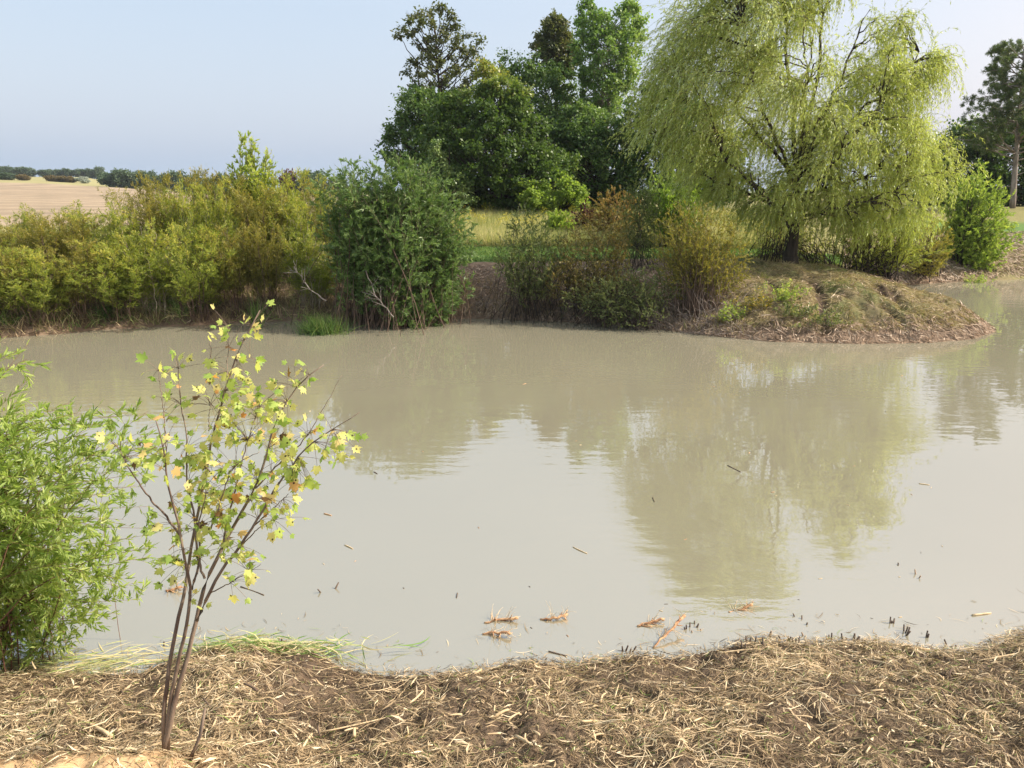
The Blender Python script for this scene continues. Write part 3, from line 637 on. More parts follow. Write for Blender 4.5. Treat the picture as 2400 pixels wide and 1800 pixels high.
spray('shrub', 'pale green feathery shrub hanging over the crest of the point behind the willow trunk',
    [(1610,470),(1680,440),(1760,470),(1800,520),(1790,560),(1730,570),(1640,560),(1600,530)], 22.4, [(1640,22.4),(1680,22.6),(1740,22.4),(1770,22.5)], M['leaf_yellowgreen'], M['bark_dark'],
    nt=110, thick=0.6, ntw=5, twl=0.35, nl=10, L=0.07, W=0.013, r0=0.013, seed=41, t0=0.6, root_spread=0.3)
spray('shrub', 'golden-tinged shrub between the willow and the small round tree',
    [(1940,500),(1960,460),(2010,450),(2050,480),(2060,540),(2030,590),(1960,590),(1930,550)], 24.9, [(1985,25.8),(2010,26.0)], M['leaf_olive'], M['bark_dark'],
    nt=110, thick=0.8, ntw=8, twl=0.4, nl=15, L=0.075, W=0.016, r0=0.013, seed=42, t0=0.4)

# middle shrubs with bare lower stems
spray('shrub', 'greyish green sparse shrub at the left of the shrub row on the far bank',
    [(1070,580),(1062,520),(1100,470),(1110,432),(1150,428),(1170,470),(1215,500),(1225,560),(1200,625),(1150,640),(1100,610)], 18.2, [(1130,17.8),(1160,18.0),(1100,18.1),(1190,17.9)], M['leaf_greyolive'], M['bark_dark'],
    nt=110, thick=0.8, ntw=9, twl=0.36, nl=13, L=0.055, W=0.022, r0=0.007, seed=43, t0=0.45, tang=0.9, root_spread=0.4)
spray('shrub', 'twiggy olive-brown shrub in the middle of the shrub row',
    [(1150,600),(1185,530),(1215,500),(1240,455),(1290,470),(1330,440),(1370,480),(1360,540),(1380,610),(1320,640),(1250,655),(1190,640)], 18.0, [(1250,17.7),(1300,17.8),(1210,17.9),(1340,17.8)], M['leaf_bronze'], M['bark_dark'],
    nt=150, thick=0.9, ntw=9, twl=0.36, nl=11, L=0.055, W=0.022, r0=0.007, seed=44, t0=0.45, tang=0.9, root_spread=0.5)
spray('shrub', 'tall thin-stemmed open shrub rising above the shrub row',
    [(1330,450),(1350,390),(1390,370),(1420,400),(1425,470),(1410,540),(1340,540)], 20.4, [(1372,20.2),(1385,20.2)], M['leaf_greyolive'], M['bark_dark'],
    nt=70, thick=0.5, ntw=8, twl=0.34, nl=11, L=0.055, W=0.024, r0=0.006, seed=45, t0=0.5, tang=0.9, root_spread=0.3)
spray('shrub', 'low dark twiggy shrub at the water edge between the taller shrubs',
    [(1200,640),(1270,600),(1350,575),(1420,570),(1470,600),(1480,640),(1400,665),(1290,668)], 17.2, [(1300,17.0),(1360,17.0),(1420,16.8)], M['leaf_greyolive'], M['bark_dark'],
    nt=150, thick=0.6, ntw=8, twl=0.34, nl=8, L=0.055, W=0.02, r0=0.007, seed=46, t0=0.25, tang=0.9, root_spread=0.45)
spray('shrub', 'fan-shaped golden-brown shrub with bare dark stems, left of the willow',
    [(1400,560),(1415,470),(1450,430),(1500,425),(1560,450),(1610,490),(1625,560),(1600,620),(1540,630),(1470,590)], 17.4, [(1500,16.7),(1530,16.7),(1480,16.9)], M['leaf_olive'], M['bark_brown'],
    nt=210, thick=0.85, ntw=9, twl=0.34, nl=12, L=0.06, W=0.019, r0=0.006, seed=47, t0=0.40, tang=0.9, root_spread=0.12)
spray('shrub', 'reddish bronze shrub behind the row of shrubs in the meadow',
    [(1255,470),(1280,425),(1330,400),(1380,420),(1400,470),(1380,500),(1280,500)], 27, [(1320,27)], M['leaf_bronze'], M['bark_dark'],
    nt=90, thick=0.6, ntw=8, twl=0.35, nl=14, L=0.08, W=0.03, r0=0.012, seed=48, t0=0.2, tintf=lambda p, t, r: t+0.2)
spray('shrub', 'small dark red-leaved shrub in the meadow between the vine bush and the bronze shrub',
    [(1235,500),(1240,460),(1262,440),(1285,460),(1290,500)], 28.5, [(1262,28.5)], M['leaf_far_red'], M['bark_dark'], nt=45, thick=0.4, ntw=7, twl=0.3, nl=14, L=0.08, W=0.04, r0=0.01, seed=51, t0=0.2)
spray('shrub', 'low bright lime shrub in the meadow just left of the bronze shrub',
    [(1170,500),(1180,465),(1210,450),(1240,465),(1245,505)], 27.5, [(1208,27.5)], M['leaf_lime'], M['bark_dark'], nt=55, thick=0.4, ntw=7, twl=0.3, nl=14, L=0.08, W=0.04, r0=0.01, seed=52, t0=0.2)
spray('shrub', 'lime green leafy bush in the meadow left of the weeping willow',
    [(1380,430),(1400,370),(1460,360),(1520,390),(1540,450),(1520,490),(1400,490)], 26, [(1450,26)], M['leaf_lime'], M['bark_dark'],
    nt=110, thick=0.8, ntw=8, twl=0.4, nl=15, L=0.09, W=0.04, r0=0.012, seed=49, t0=0.2, tintf=lambda p, t, r: t*0.6)

# ------------------------------------------------------------------ thicket on the left far bank: a few kinds, copied
def feather_shrub(label, leaf, bark, seed, H=2.0, R=0.68, nst=28, L=0.066, W=0.0135, nl=17, lowbare=0.22, ntw=18):
    rng = np.random.default_rng(seed)
    root = empty('feathery_shrub', (0, 0, 0), label, 'shrub', 'feathery shrubs of the left thicket')
    a = rng.random(nst)*2*pi; rr = rng.random(nst)**0.6
    P0 = np.stack([np.cos(a)*rr*0.3, np.sin(a)*rr*0.3, np.full(nst, -0.05)], -1)
    h = H*(0.42+0.58*rng.random(nst))*(1-0.15*rr)
    T = np.stack([np.cos(a)*rr*R, np.sin(a)*rr*R, h], -1)
    B = bez(P0, P0*0.5+T*0.5+np.stack([-T[:, 0]*0.2, -T[:, 1]*0.2, 0.12*h], -1), T, 10); B[:, 2:] += rng.normal(size=B[:, 2:].shape)*0.02
    g = Geo(); tubes(g, B, 0.009*(0.6+0.8*rng.random(nst)), 0.002, 4)
    t1 = side(B, ntw, lowbare, 1.0, 0.42, 0.55, 5, -0.04, 0.10, rng); tubes(g, t1, 0.003, 0.001, 3)
    t2 = side(t1, 2, 0.2, 0.9, 0.18, 0.6, 3, -0.03, 0.1, rng)
    # dead twigs low down
    td = side(B, 3, 0.05, 0.5, 0.4, 1.0, 4, 0.02, 0.25, rng); tubes(g, td, 0.003, 0.001, 3)
    g.build('stems', bark, root)
    g = Geo()
    for tw, k in ((t1, nl), (t2, nl//2)):
        i, t, p, tg = on_br(tw, k, 0.1, 1.0, rng)
        ld = unit(tg*0.8 + perp(tg, rng)*0.6)
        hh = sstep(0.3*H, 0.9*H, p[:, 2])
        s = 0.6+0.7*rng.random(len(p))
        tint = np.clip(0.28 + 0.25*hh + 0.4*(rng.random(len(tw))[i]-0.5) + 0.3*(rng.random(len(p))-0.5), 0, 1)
        leaf4(g, p, ld, unit(rdir(rng, len(p))+np.array([0, 0, .5])), L*s, W*s, tint)
    g.build('foliage', leaf, root)
    return root
protos = [feather_shrub('', M['leaf_yellowgreen'], M['twig_pale'], 60), feather_shrub('', M['leaf_olive'], M['bark_brown'], 61, nst=24, lowbare=0.28),
          feather_shrub('', M['leaf_greyolive'], M['bark_grey'], 62, nst=24), feather_shrub('', M['leaf_yellowgreen'], M['bark_brown'], 63, R=0.95, nst=32)]
protos.append(feather_shrub('', M['leaf_olive'], M['twig_pale'], 65, H=2.5, R=0.45, nst=13, ntw=11, nl=11, lowbare=0.45))
labs = ['yellow-green feathery shrub in the thicket on the left bank', 'golden-olive feathery shrub with bare stems in the left thicket', 'dull grey-green feathery shrub in the left thicket', 'broad bright yellow-green shrub in the left thicket', 'slender wand-like shrub standing above its neighbours in the left thicket']
rng = np.random.default_rng(64); used = [0]*5
topc = ([-500, -200, 0, 100, 200, 260, 310, 400, 480, 560, 640, 740], [455, 455, 460, 452, 438, 425, 398, 376, 370, 378, 384, 380])
rows = [(0.40, 0.66, -420, 790, 78), (1.7, 0.88, -380, 800, 74), (3.0, 1.0, -400, 740, 84), (4.3, 1.0, -100, 700, 105)]
for ri, (off, hf, x0, x1, dx) in enumerate(rows):
    px = x0 + (ri % 2)*40
    while px < x1:
        pj = px + rng.normal()*14
        ysh = float(on_z(pj, np.interp(pj, [a for a, b in farl], [b for a, b in farl]))[1])
        Yp = ysh + off + rng.normal()*0.15; x = float(x_at(pj, Yp, 1.0)); z = ground_z(x, Yp)-0.03
        ztop = float(at(pj, np.interp(pj, *topc) + rng.normal()*10 + (8 if rng.random() < .5 else -8), Yp)[2])
        Hh = max(0.8, (ztop - z)*hf); s = Hh/1.95
        k = int(rng.choice(5, p=[0.26, 0.26, 0.06, 0.22, 0.20] if ri else [0.26, 0.40, 0.06, 0.13, 0.15]))
        sx = 0.8+0.5*rng.random(); s = s*(0.82 if k == 4 else 1)
        if used[k] == 0:
            o = protos[k]; o.location = (x, Yp, z); o.rotation_euler = (0, 0, rng.random()*6.28); o.scale = (sx, sx, s); o['label'] = labs[k]; used[k] = 1
        else: copy_thing(protos[k], (x, Yp, z), rng.random()*6.28, (sx, sx, s), labs[k])
        px += dx*(0.65+0.7*rng.random())
for k in range(5):
    if not used[k]: 
        protos[k].location = (-6, 19, 1.1); protos[k]['label'] = labs[k]

# ------------------------------------------------------------------ pine at the right
def pine():
    rng = np.random.default_rng(70); Y = 40
    base = at(2178, 505, Y); base[2] = ground_z(base[0], Y)-.05; top = at(2214, 100, Y)
    root = empty('pine_tree', base, 'tall ragged pine with pale bare lower trunk at the right edge', 'tree')
    g = Geo(); tp = bez(base[None], ((base+top)/2+np.array([-.05, 0, 0]))[None], top[None], 14); tubes(g, tp, 0.15, 0.04, 9)
    nb = 90; t = 0.30+0.69*rng.random(nb)**0.9; s = t*14; i = np.minimum(s.astype(int), 13); P0 = tp[0, i]+(tp[0, i+1]-tp[0, i])*(s-i)[:, None]
    a = rng.random(nb)*2*pi; Lb = (1-t)*2.6+1.3; Lb = Lb*(0.7+0.5*rng.random(nb))
    B = grow(P0, np.stack([np.cos(a), np.sin(a), 0.35+0*a], -1), Lb, 7, 0.02, 0.12, rng); tubes(g, B, 0.035, 0.012, 5)
    dead = grow(tp[0, rng.integers(2, 6, 12)], np.stack([np.cos(rng.random(12)*6.28), np.sin(rng.random(12)*6.28), -0.1+0*np.arange(12)], -1), 0.9, 5, 0.03, 0.15, rng); tubes(g, dead, 0.02, 0.006, 4)
    tw = side(B, 9, 0.3, 1.0, 0.6, 0.8, 4, -0.06, 0.1, rng); tubes(g, tw, 0.010, 0.005, 3)
    g.build('trunk', M['bark_pine'], root)
    i, t2, p, tg = on_br(np.concatenate([tw, B[:, -5:]]), 95, 0.2, 1.0, rng, 0.7)
    ld = unit(tg*0.7+rdir(rng, len(p)))
    g = Geo(); leaf4(g, p, ld, rdir(rng, len(p)), 0.17, 0.020, rng.random(len(p))*0.8+0.2*(rng.random(len(p)) < .1)); g.build('crown', M['needles'], root)
pine()

# ------------------------------------------------------------------ hedgerow trees on the far ridge
def far_proto(leaf, seed, flat=0.8, n=4200):
    rng = np.random.default_rng(seed); root = empty('hedgerow_tree', (0, 0, 0), '', 'tree', 'trees on the far ridge')
    g = Geo(); tubes(g, np.array([[[0, 0, -0.3], [0.1, 0, 2], [0, 0.1, 5]]]), 0.3, 0.12, 6)
    nb = 40; d = rdir(rng, nb)*rng.random((nb, 1))**0.4; c = d*np.array([3.3, 3.3, 3.1*flat]) + np.array([0, 0, 3.6])
    tubes(g, np.stack([np.tile([0, 0, 2.0], (nb, 1)), c*0.6+np.array([0, 0, .8]), c], 1), 0.1, 0.03, 4); g.build('trunk', M['bark_dark'], root)
    ci = rng.integers(0, nb, n); p = c[ci]+rdir(rng, n)*(0.5+0.9*rng.random((n, 1)))*1.0
    g = Geo(); leaf4(g, p, rdir(rng, n), unit(rdir(rng, n)+[0, 0, .8]), 0.6*(0.6+0.8*rng.random(n)), 0.42, np.clip(0.5*rng.random(nb)[ci]+0.5*rng.random(n), 0, 1)); g.build('crown', leaf, root)
    return root
fp = [far_proto(M['leaf_far'], 80), far_proto(M['leaf_far'], 81, 1.0), far_proto(M['leaf_far_red'], 82), far_proto(M['leaf_far_pale'], 83), far_proto(M['leaf_far_brown'], 84)]
fu = [0]*5
def far_tree(px, pybase, pytop, Y, k, wpx, label, zg=None):
    x = float(x_at(px, Y, 5)); z = float(at(px, pybase, Y)[2]); zt = float(at(px, pytop, Y)[2])
    zg = ground_z(x, Y); z = min(zg, z) if zg > z-3 else zg
    s = max(0.3, (zt-zg)/7.4); sx = wpx/2/F*Y/3.0
    o = fp[k]
    if fu[k]: copy_thing(o, (x, Y, zg-0.2), px, (sx, sx, s), label)
    else: o.location = (x, Y, zg-0.2); o.scale = (sx, sx, s); o['label'] = label; fu[k] = 1
ridge = 'bluish green tree in the far hedgerow on the ridge'
for px, top, wd, k in [(-40,352,44,1),(2,354,30,0),(20,357,26,1),(46,356,26,0),(66,360,24,1),(102,362,26,0),(130,364,22,1),(150,360,24,0),(176,363,26,1),(200,360,22,0),(218,358,22,1)]:
    far_tree(px, 384, top, 330, k, wd, ridge)
far_tree(16, 391, 374, 215, 1, 30, 'round green bush at the left end of the field edge')
for px, wd in ((50, 22), (112, 22), (132, 26), (150, 24)): far_tree(px, 392, 385, 215, 4, wd, 'low brown bush on the field edge')
far_tree(180, 396, 382, 215, 3, 22, 'pale silvery bush beside the dark tree clump')
for px, top, wd, k in [(236,366,36,0),(262,362,42,1),(290,362,40,0),(322,366,40,1),(352,368,36,0),(385,365,40,1),(410,369,34,0),(428,378,26,1)]:
    far_tree(px, 405, top, 190, k, wd, 'full dark green tree in the nearer clump on the field edge')
for px, top, wd, k, lb in [(460,374,36,0,'green tree just left of the young lime tree'),(480,368,24,1,'narrow green tree just left of the young lime tree'),(625,362,36,2,'dark red-leaved tree beyond the thicket'),(680,364,64,1,'round green tree beyond the thicket, next to the red one'),(655,378,36,0,'small green tree between the red tree and the round one'),(728,380,40,1,'green tree half hidden behind the big willow bush')]:
    far_tree(px, 418, top, 150, k, wd, lb)

# ------------------------------------------------------------------ maple sapling on the near bank
M['leaf_sapling'] = leafmat('leaf_sapling', [(0, (0.26, 0.40, 0.09)), (0.35, (0.44, 0.54, 0.14)), (0.65, (0.66, 0.64, 0.24)), (0.86, (0.74, 0.58, 0.27)), (0.96, (0.66, 0.30, 0.10)), (1, (0.14, 0.08, 0.03))], 0.42, 0.5, 0.3, spots=True)
C6 = lambda x, y: (x*0.375*1.0846*0.922, 691.25+y*0.375)
C7 = lambda x, y: (x*0.375*1.0846*0.922, 1198.2+y*0.375)
LEAF = [(0,0),(.13,-.03),(.30,-.10),(.34,.06),(.50,.12),(.34,.22),(.50,.34),(.66,.60),(.44,.55),(.30,.50),(.26,.64),(.30,.76),(.14,.78),(0,1.02)]
def sapling():
    rng = np.random.default_rng(90)
    Y0 = 2.98
    stems = [ # (points, depth offset at the tip, radius at base, radius at tip)
        ([C7(930,1060),C7(945,860),C7(972,640),C7(1003,480),C7(1042,300),C7(1078,150),C6(1105,1290),C6(1130,1150),C6(1155,1040),C6(1188,850),C6(1210,740),C6(1240,600),C6(1290,430),C6(1312,340),C6(1345,250),C6(1400,100),C6(1470,0),(562,672)], 0.25, .0135, .003),
        ([C7(955,1080),C7(985,800),C7(1040,560),C7(1082,380),C7(1105,200),C7(1092,130),C6(1060,1371),C6(1045,1250),C6(1010,1100),C6(970,980),C6(952,830),C6(940,700),C6(900,580)], -0.2, .0135, .003),
        ([C7(940,1165),C7(1000,870),C7(1050,680),C7(1098,520),C7(1132,380),C7(1165,230),C7(1180,130),C7(1235,40),C6(1282,1320),C6(1340,1190),C6(1400,1090),C6(1480,960),C6(1530,830),C6(1552,680),C6(1592,560),C6(1650,450),C6(1730,360),C6(1825,275),C6(1860,262)], 0.1, .0165, .0025),
        ([C7(1135,380),C7(1200,230),C7(1262,100),C6(1320,1390),C6(1420,1250),C6(1500,1120),C6(1560,1010),C6(1650,880),C6(1750,740),C6(1850,670),C6(1960,600),C6(2070,535)], -0.15, .010, .0018),
        ([C7(1105,200),C7(1140,100),C7(1145,0),C6(1130,1250),C6(1115,1100),C6(1078,950),C6(1070,850),C6(1080,700),C6(1062,600),C6(1042,480),C6(1025,280)], 0.2, .008, .0022),
        ([C6(1045,1250),C6(950,1120),C6(870,1040),C6(800,940),C6(740,850),C6(690,750)], -0.1, .007, .0022),
        ([C6(1180,1490),C6(1150,1420),C6(1155,1320),C6(1145,1150),C6(1190,1000),C6(1185,870)], 0.05, .007, .002),
        ([C6(1282,1320),C6(1300,1200),C6(1335,1050),C6(1365,930),C6(1400,790),C6(1440,650),C6(1495,500)], 0.15, .007, .002),
        ([C7(1200,230),C6(1240,1560),C6(1330,1510),C6(1430,1450),C6(1510,1405)], -0.1, .004, .001),
        ([C6(1400,1290),C6(1500,1190),C6(1580,1150)], -0.05, .004, .0015),
        ([C6(1470,970),C6(1540,900),C6(1600,830),C6(1700,750),C6(1790,640),C6(1850,530),C6(1970,320)], 0.05, .005, .001),
        ([C6(1340,1190),C6(1300,1280),C6(1470,1180),C6(1560,1100),C6(1660,1000)][2:], -0.1, .004, .0015),
        ([C6(970,980),C6(955,760),C6(945,540),C6(928,420),C6(912,290)][1:], 0.05, .004, .0015),
        ([C6(1215,1200),C6(1270,1050),C6(1320,880),C6(1400,800),C6(1500,760)], 0.0, .005, .0015),
        ([C6(1188,850),C6(1250,920),C6(1300,850)][::1], 0.0, .004, .0015),
        ([C6(1205,640),C6(1200,560),C6(1215,480)], 0.1, .003, .0015), ([C6(1310,330),C6(1310,230),C6(1325,60)], 0.2, .003, .0012), ([C6(1210,250),C6(1220,160),C6(1200,130)], .2, .002, .001)]
    zb = at(365, 1628, Y0); z0 = ground_z(zb[0], Y0)
    root = empty('maple_sapling', (zb[0], Y0, z0), 'thin multi-stemmed maple sapling with spotted yellow leaves on the near bank', 'tree')
    g = Geo(); curves = []
    for k, (pts, dy, ra, rb) in enumerate(stems):
        pts = np.array(pts, float); n = len(pts)
        s = np.concatenate([[0], np.cumsum(np.linalg.norm(np.diff(pts, axis=0), axis=1))]); s /= s[-1]
        q = np.linspace(0, 1, 26)
        px = np.interp(q, s, pts[:, 0]); py = np.interp(q, s, pts[:, 1])
        for _ in range(2): px[1:-1] = (px[:-2]+2*px[1:-1]+px[2:])/4; py[1:-1] = (py[:-2]+2*py[1:-1]+py[2:])/4
        start = 0.0
        fy = np.clip((1620-py)/950, 0, 1)
        Yd = Y0 + fy*0.25 + dy*np.clip((1500-py)/800, 0, 1)**1.2*1.0
        if k in (4,5,6,7,8,9,10,11,12,13,14): Yd = Y0 + fy*0.25 + dy*q
        W_ = at(px, py, Yd)
        if k < 3: W_[0, 2] = ground_z(W_[0, 0], W_[0, 1])-0.04
        W_[1:] += rng.normal(size=W_[1:].shape)*0.0015
        curves.append(W_); tubes(g, W_[None], ra*0.8, rb*0.8, 8)
    # a dark snapped stub leaning beside the stems
    st = at([410, 432, 443], [1642, 1590, 1530], [2.94, 2.97, 3.0]); tubes(g, st[None], 0.011, 0.006, 6)
    allc = np.concatenate([c for c in curves]); 
    cl = [(1320,50),(1290,150),(1240,240),(1020,240),(900,290),(1390,310),(1330,400),(1230,480),(1640,340),(1600,430),(1500,450),(1430,560),(1300,600),(1350,640),(1440,690),(1550,700),(1740,640),(1800,660),(1930,690),(1890,770),(1650,800),(1700,850),(1780,850),(1580,880),(1450,890),(1330,820),(1150,800),(1080,760),(900,750),(980,700),(740,800),(650,720),(1050,490),(970,530),(900,860),(1180,930),(1090,940),(1300,950),(1480,1010),(1620,970),(1640,1040),(1020,1040),(1250,1060),(1290,1100),(1460,1120),(1180,1200),(1090,1200),(1320,1240),(1250,1300),(1400,1320),(1600,1190),(1160,1370),(1060,1340),(1040,1440),(1430,1420),(1350,1530),(990,1430),(1110,1600),(950,1210),(770,780),
          (1450,20),(1395,110),(1270,290),(1420,290),(1370,410),(1160,470),(1280,510),(1730,310),(1560,480),(1620,480),(1480,520),(1240,590),(1380,660),(1490,690),(1600,720),(1960,680),(1720,880),(1380,840),(1250,830),(1100,800),(1200,1000),(1150,1030),(1230,1000),(1350,960),(1530,1000),(1560,1060),(1240,1110),(1330,1290),(1380,1380),(1100,1170),(850,780),(930,780),(1220,760),(1120,720)]
    gl = Geo(); gp = Geo()
    half = np.array(LEAF); full = np.concatenate([half, (half*[-1, 1])[1:-1][::-1]]); nf = len(full)
    for (cx, cy) in cl:
        px, py = C6(cx, cy)
        q = at(np.full(len(allc), px), np.full(len(allc), py), allc[:, 1]); j = np.argmin(np.linalg.norm(q-allc, axis=1)); A = allc[j]
        n = rng.integers(6, 11)
        for _ in range(n):
            jit = rng.normal(size=2)*21; c = at(px+jit[0], py+jit[1], A[1]+rng.normal()*0.05)
            pet = bez(A[None], ((A+c)/2+np.array([0, 0, .012]))[None], c[None], 4); tubes(g, pet, 0.0012, 0.0008, 3)
            d = unit((c-A)*3 + rng.normal(size=3)*0.05 + np.array([0, -0.03, -0.06])); nrm = unit(np.array([0, -0.5, 0.75])+rng.normal(size=3)*0.55)
            wv = unit(np.cross(d, nrm)); n2 = np.cross(wv, d); S = 0.039*(0.5+0.8*rng.random())
            fold = rng.uniform(0.05, 0.45); curl = rng.uniform(0.0, 0.35)
            V = c + S*(full[:, :1]*wv + full[:, 1:2]*d - (np.abs(full[:, :1])*fold)*n2*1.0 - (full[:, 1:2]**2*curl)*n2)
            cen = c + S*(0.36*d - 0.36**2*curl*n2)
            t = rng.choice([rng.uniform(0, .35), rng.uniform(.3, .7), rng.uniform(.6, .97)], p=[.34, .46, .20])
            if rng.random() < 0.02: t = 1.0
            gl.add(np.concatenate([V, cen[None]]), [[a, (a+1) % nf, nf] for a in range(nf)], t)
    g.build('stems', M['bark_sapling'], root, smooth=True); gl.build('foliage', M['leaf_sapling'], root)
sapling()

# ------------------------------------------------------------------ litter, grass and chips (countless)
M['straw'] = tintmat('straw', [(0, (0.055, 0.04, 0.025)), (0.25, (0.20, 0.145, 0.085)), (0.6, (0.46, 0.345, 0.20)), (0.85, (0.68, 0.54, 0.34)), (0.93, (0.78, 0.66, 0.45)), (1, (0.20, 0.28, 0.07))], 0.6, 0.12)
M['chips'] = tintmat('chips', [(0, (0.07, 0.05, 0.035)), (0.4, (0.25, 0.175, 0.115)), (0.8, (0.48, 0.36, 0.25)), (1, (0.66, 0.54, 0.40))], 0.7)
M['reedgreen'] = tintmat('reedgreen', [(0, (0.08, 0.17, 0.03)), (0.5, (0.20, 0.32, 0.08)), (0.8, (0.42, 0.46, 0.18)), (1, (0.60, 0.52, 0.30))], 0.5, 0.2)
M['grass'] = tintmat('grass', [(0, (0.04, 0.08, 0.02)), (0.5, (0.09, 0.17, 0.04)), (0.85, (0.17, 0.26, 0.07)), (1, (0.32, 0.32, 0.14))], 0.5, 0.3)
M['drygrass'] = tintmat('drygrass', [(0, (0.10, 0.08, 0.04)), (0.35, (0.25, 0.20, 0.10)), (0.7, (0.46, 0.38, 0.21)), (0.88, (0.58, 0.48, 0.28)), (1, (0.24, 0.28, 0.07))], 0.6, 0.15)
M['meadow'] = tintmat('meadow', [(0, (0.20, 0.24, 0.07)), (0.5, (0.42, 0.42, 0.18)), (0.85, (0.58, 0.52, 0.30)), (1, (0.62, 0.52, 0.34))], 0.6, 0.25)
M['goldenrod'] = tintmat('goldenrod', [(0, (0.42, 0.38, 0.05)), (1, (0.66, 0.56, 0.08))], 0.6, 0.2)
def strew(g, x, y, L, W, rng, tint, lift=0.03, curl=0.25, K=3, pitch=0.12, yaw=None):
    n = len(x); a = rng.random(n)*2*pi if yaw is None else yaw; h = np.asarray(L)/2
    s = np.linspace(-1, 1, K+1); cv = curl*rng.normal(size=n)
    ang = a[:, None] + cv[:, None]*s[None]
    X = x[:, None] + np.cos(ang)*h[:, None]*s[None]; Yv = y[:, None] + np.sin(ang)*h[:, None]*s[None]
    Z = height(X, Yv); Z = np.maximum(Z, 0.0) + 0.004 + lift*rng.random(n)[:, None]**1.5 + (h*np.abs(rng.normal(size=n))*pitch)[:, None]*(s[None]*np.sign(rng.normal(size=n))[:, None]+0.6)
    B = np.stack([X, Yv, Z], -1); nrm = unit(np.array([0, 0, 1.0])+0.5*rng.normal(size=(n, 3)))
    ribbons(g, B, W, nrm, tint)
def bank_points(n, rng, y0, y1, half, smin, smax):
    y = y0+(y1-y0)*rng.random(n*2); x = (rng.random(n*2)*2-1)*(half*y*0.9+0.5); s = sdist(x, y)
    k = (s > smin) & (s < smax); return x[k][:n], y[k][:n], s[k][:n]
rng = np.random.default_rng(100)
x, y, s = bank_points(95000, rng, 2.2, 5.6, 0.85, -0.05, 3.2)
pn = fbm(x*1.7, y*1.7, 3)
keep = rng.random(len(x)) < np.clip(0.62+3.2*pn, 0.06, 1.0)*(1-0.93*np.exp(-(((x+1.88)/0.74)**2 + ((y-2.80)/0.27)**2)**1.5)); x, y, s, pn = x[keep], y[keep], s[keep], pn[keep]
n = len(x); g = Geo()
tint = np.clip(0.33+1.1*pn+0.31*rng.normal(size=n)-0.07*sstep(-0.8, 2, x), 0, 0.93); tint[rng.random(n) < 0.05] = 1.0
strew(g, x, y, 0.03+0.085*rng.random(n)**1.6, 0.0022+0.0025*rng.random(n), rng, tint, 0.03, 0.28)
tag(g.build('straw_litter', M['straw']), 'cut straw and grass litter covering the near bank', 'litter', kind='stuff')
x, y, s = bank_points(7500, rng, 2.2, 5.4, 0.85, 0.0, 3.2); n = len(x); g = Geo()
strew(g, x, y, 0.025+0.075*rng.random(n)**1.4, 0.005+0.009*rng.random(n)**2, rng, np.clip(0.55+0.3*rng.normal(size=n), 0, 0.93), 0.035, 0.15, 2, 0.2)
tag(g.build('reed_chips', M['straw']), 'flat chopped reed bits among the straw of the near bank', 'litter', kind='stuff')
# long thin straws, combed into swirls
x, y, s = bank_points(8500, rng, 2.2, 5.4, 0.85, 0.0, 3.2); mk = fbm(x*1.3+5, y*1.3, 2) > -0.05; x, y = x[mk], y[mk]
mk = np.exp(-(((x+1.88)/0.74)**2 + ((y-2.80)/0.27)**2)**1.5) < 0.3; x, y = x[mk], y[mk]; n = len(x); g = Geo()
strew(g, x, y, 0.09+0.20*rng.random(n)**1.5, 0.0024+0.0018*rng.random(n), rng, np.clip(0.55+0.25*rng.normal(size=n)+0.8*fbm(x*2, y*2, 2), 0, 0.93), 0.04, 0.14, 3, 0.10, vnoise(x*0.9, y*0.9)*9+rng.normal(size=n)*0.9)
tag(g.build('long_straw', M['straw']), 'long thin dry grass stems combed over the near bank', 'litter', kind='stuff')
# dark rotted crumbs over the bare mud
x, y, s = bank_points(42000, rng, 2.2, 5.4, 0.85, -0.05, 3.2); mk = rng.random(len(x)) > 0.85*np.exp(-(((x+1.88)/0.74)**2 + ((y-2.80)/0.27)**2)**1.5); x, y = x[mk], y[mk]; n = len(x); g = Geo()
strew(g, x, y, 0.008+0.03*rng.random(n)**1.6, 0.003+0.004*rng.random(n), rng, np.clip(0.10+0.16*rng.normal(size=n), 0, 0.6), 0.012, 0.4, 2, 0.35)
tag(g.build('rotted_crumbs', M['straw']), 'dark rotted plant crumbs on the mud', 'litter', kind='stuff')
# fragments drifting along the waterline
x, y, s = bank_points(6000, rng, 2.2, 6.4, 0.85, -0.45, 0.03); mk = rng.random(len(x)) < np.exp(s*5.5)*1.1; x, y = x[mk], y[mk]; n = len(x); g = Geo()
strew(g, x, y, 0.02+0.13*rng.random(n)**2, 0.0022+0.004*rng.random(n)**2, rng, np.clip(0.45+0.3*rng.normal(size=n), 0, 1), 0.004, 0.35, 3, 0.03)
tag(g.build('drift_litter', M['straw']), 'straw fragments drifting along the near waterline', 'litter', kind='stuff')
# standing stubble and little green shoots near the camera
x, y, s = bank_points(5200, rng, 2.2, 5.4, 0.85, -0.04, 3.0); n = len(x)
z = np.maximum(height(x, y), -0.02); B = grow(np.stack([x, y, z-0.01], -1), unit(rng.normal(size=(n, 3))*0.45+[0, 0, 1]), 0.02+0.06*rng.random(n)**2, 3, 0.08, 0.1, rng)
g = Geo(); blade(g, B, 0.003, rdir(rng, n), np.where(rng.random(n) < 0.22, 1.0, np.clip(0.5+0.25*rng.normal(size=n), 0, .93)))
tag(g.build('stubble', M['straw']), 'short standing stubble on the near bank', 'grass', kind='stuff')
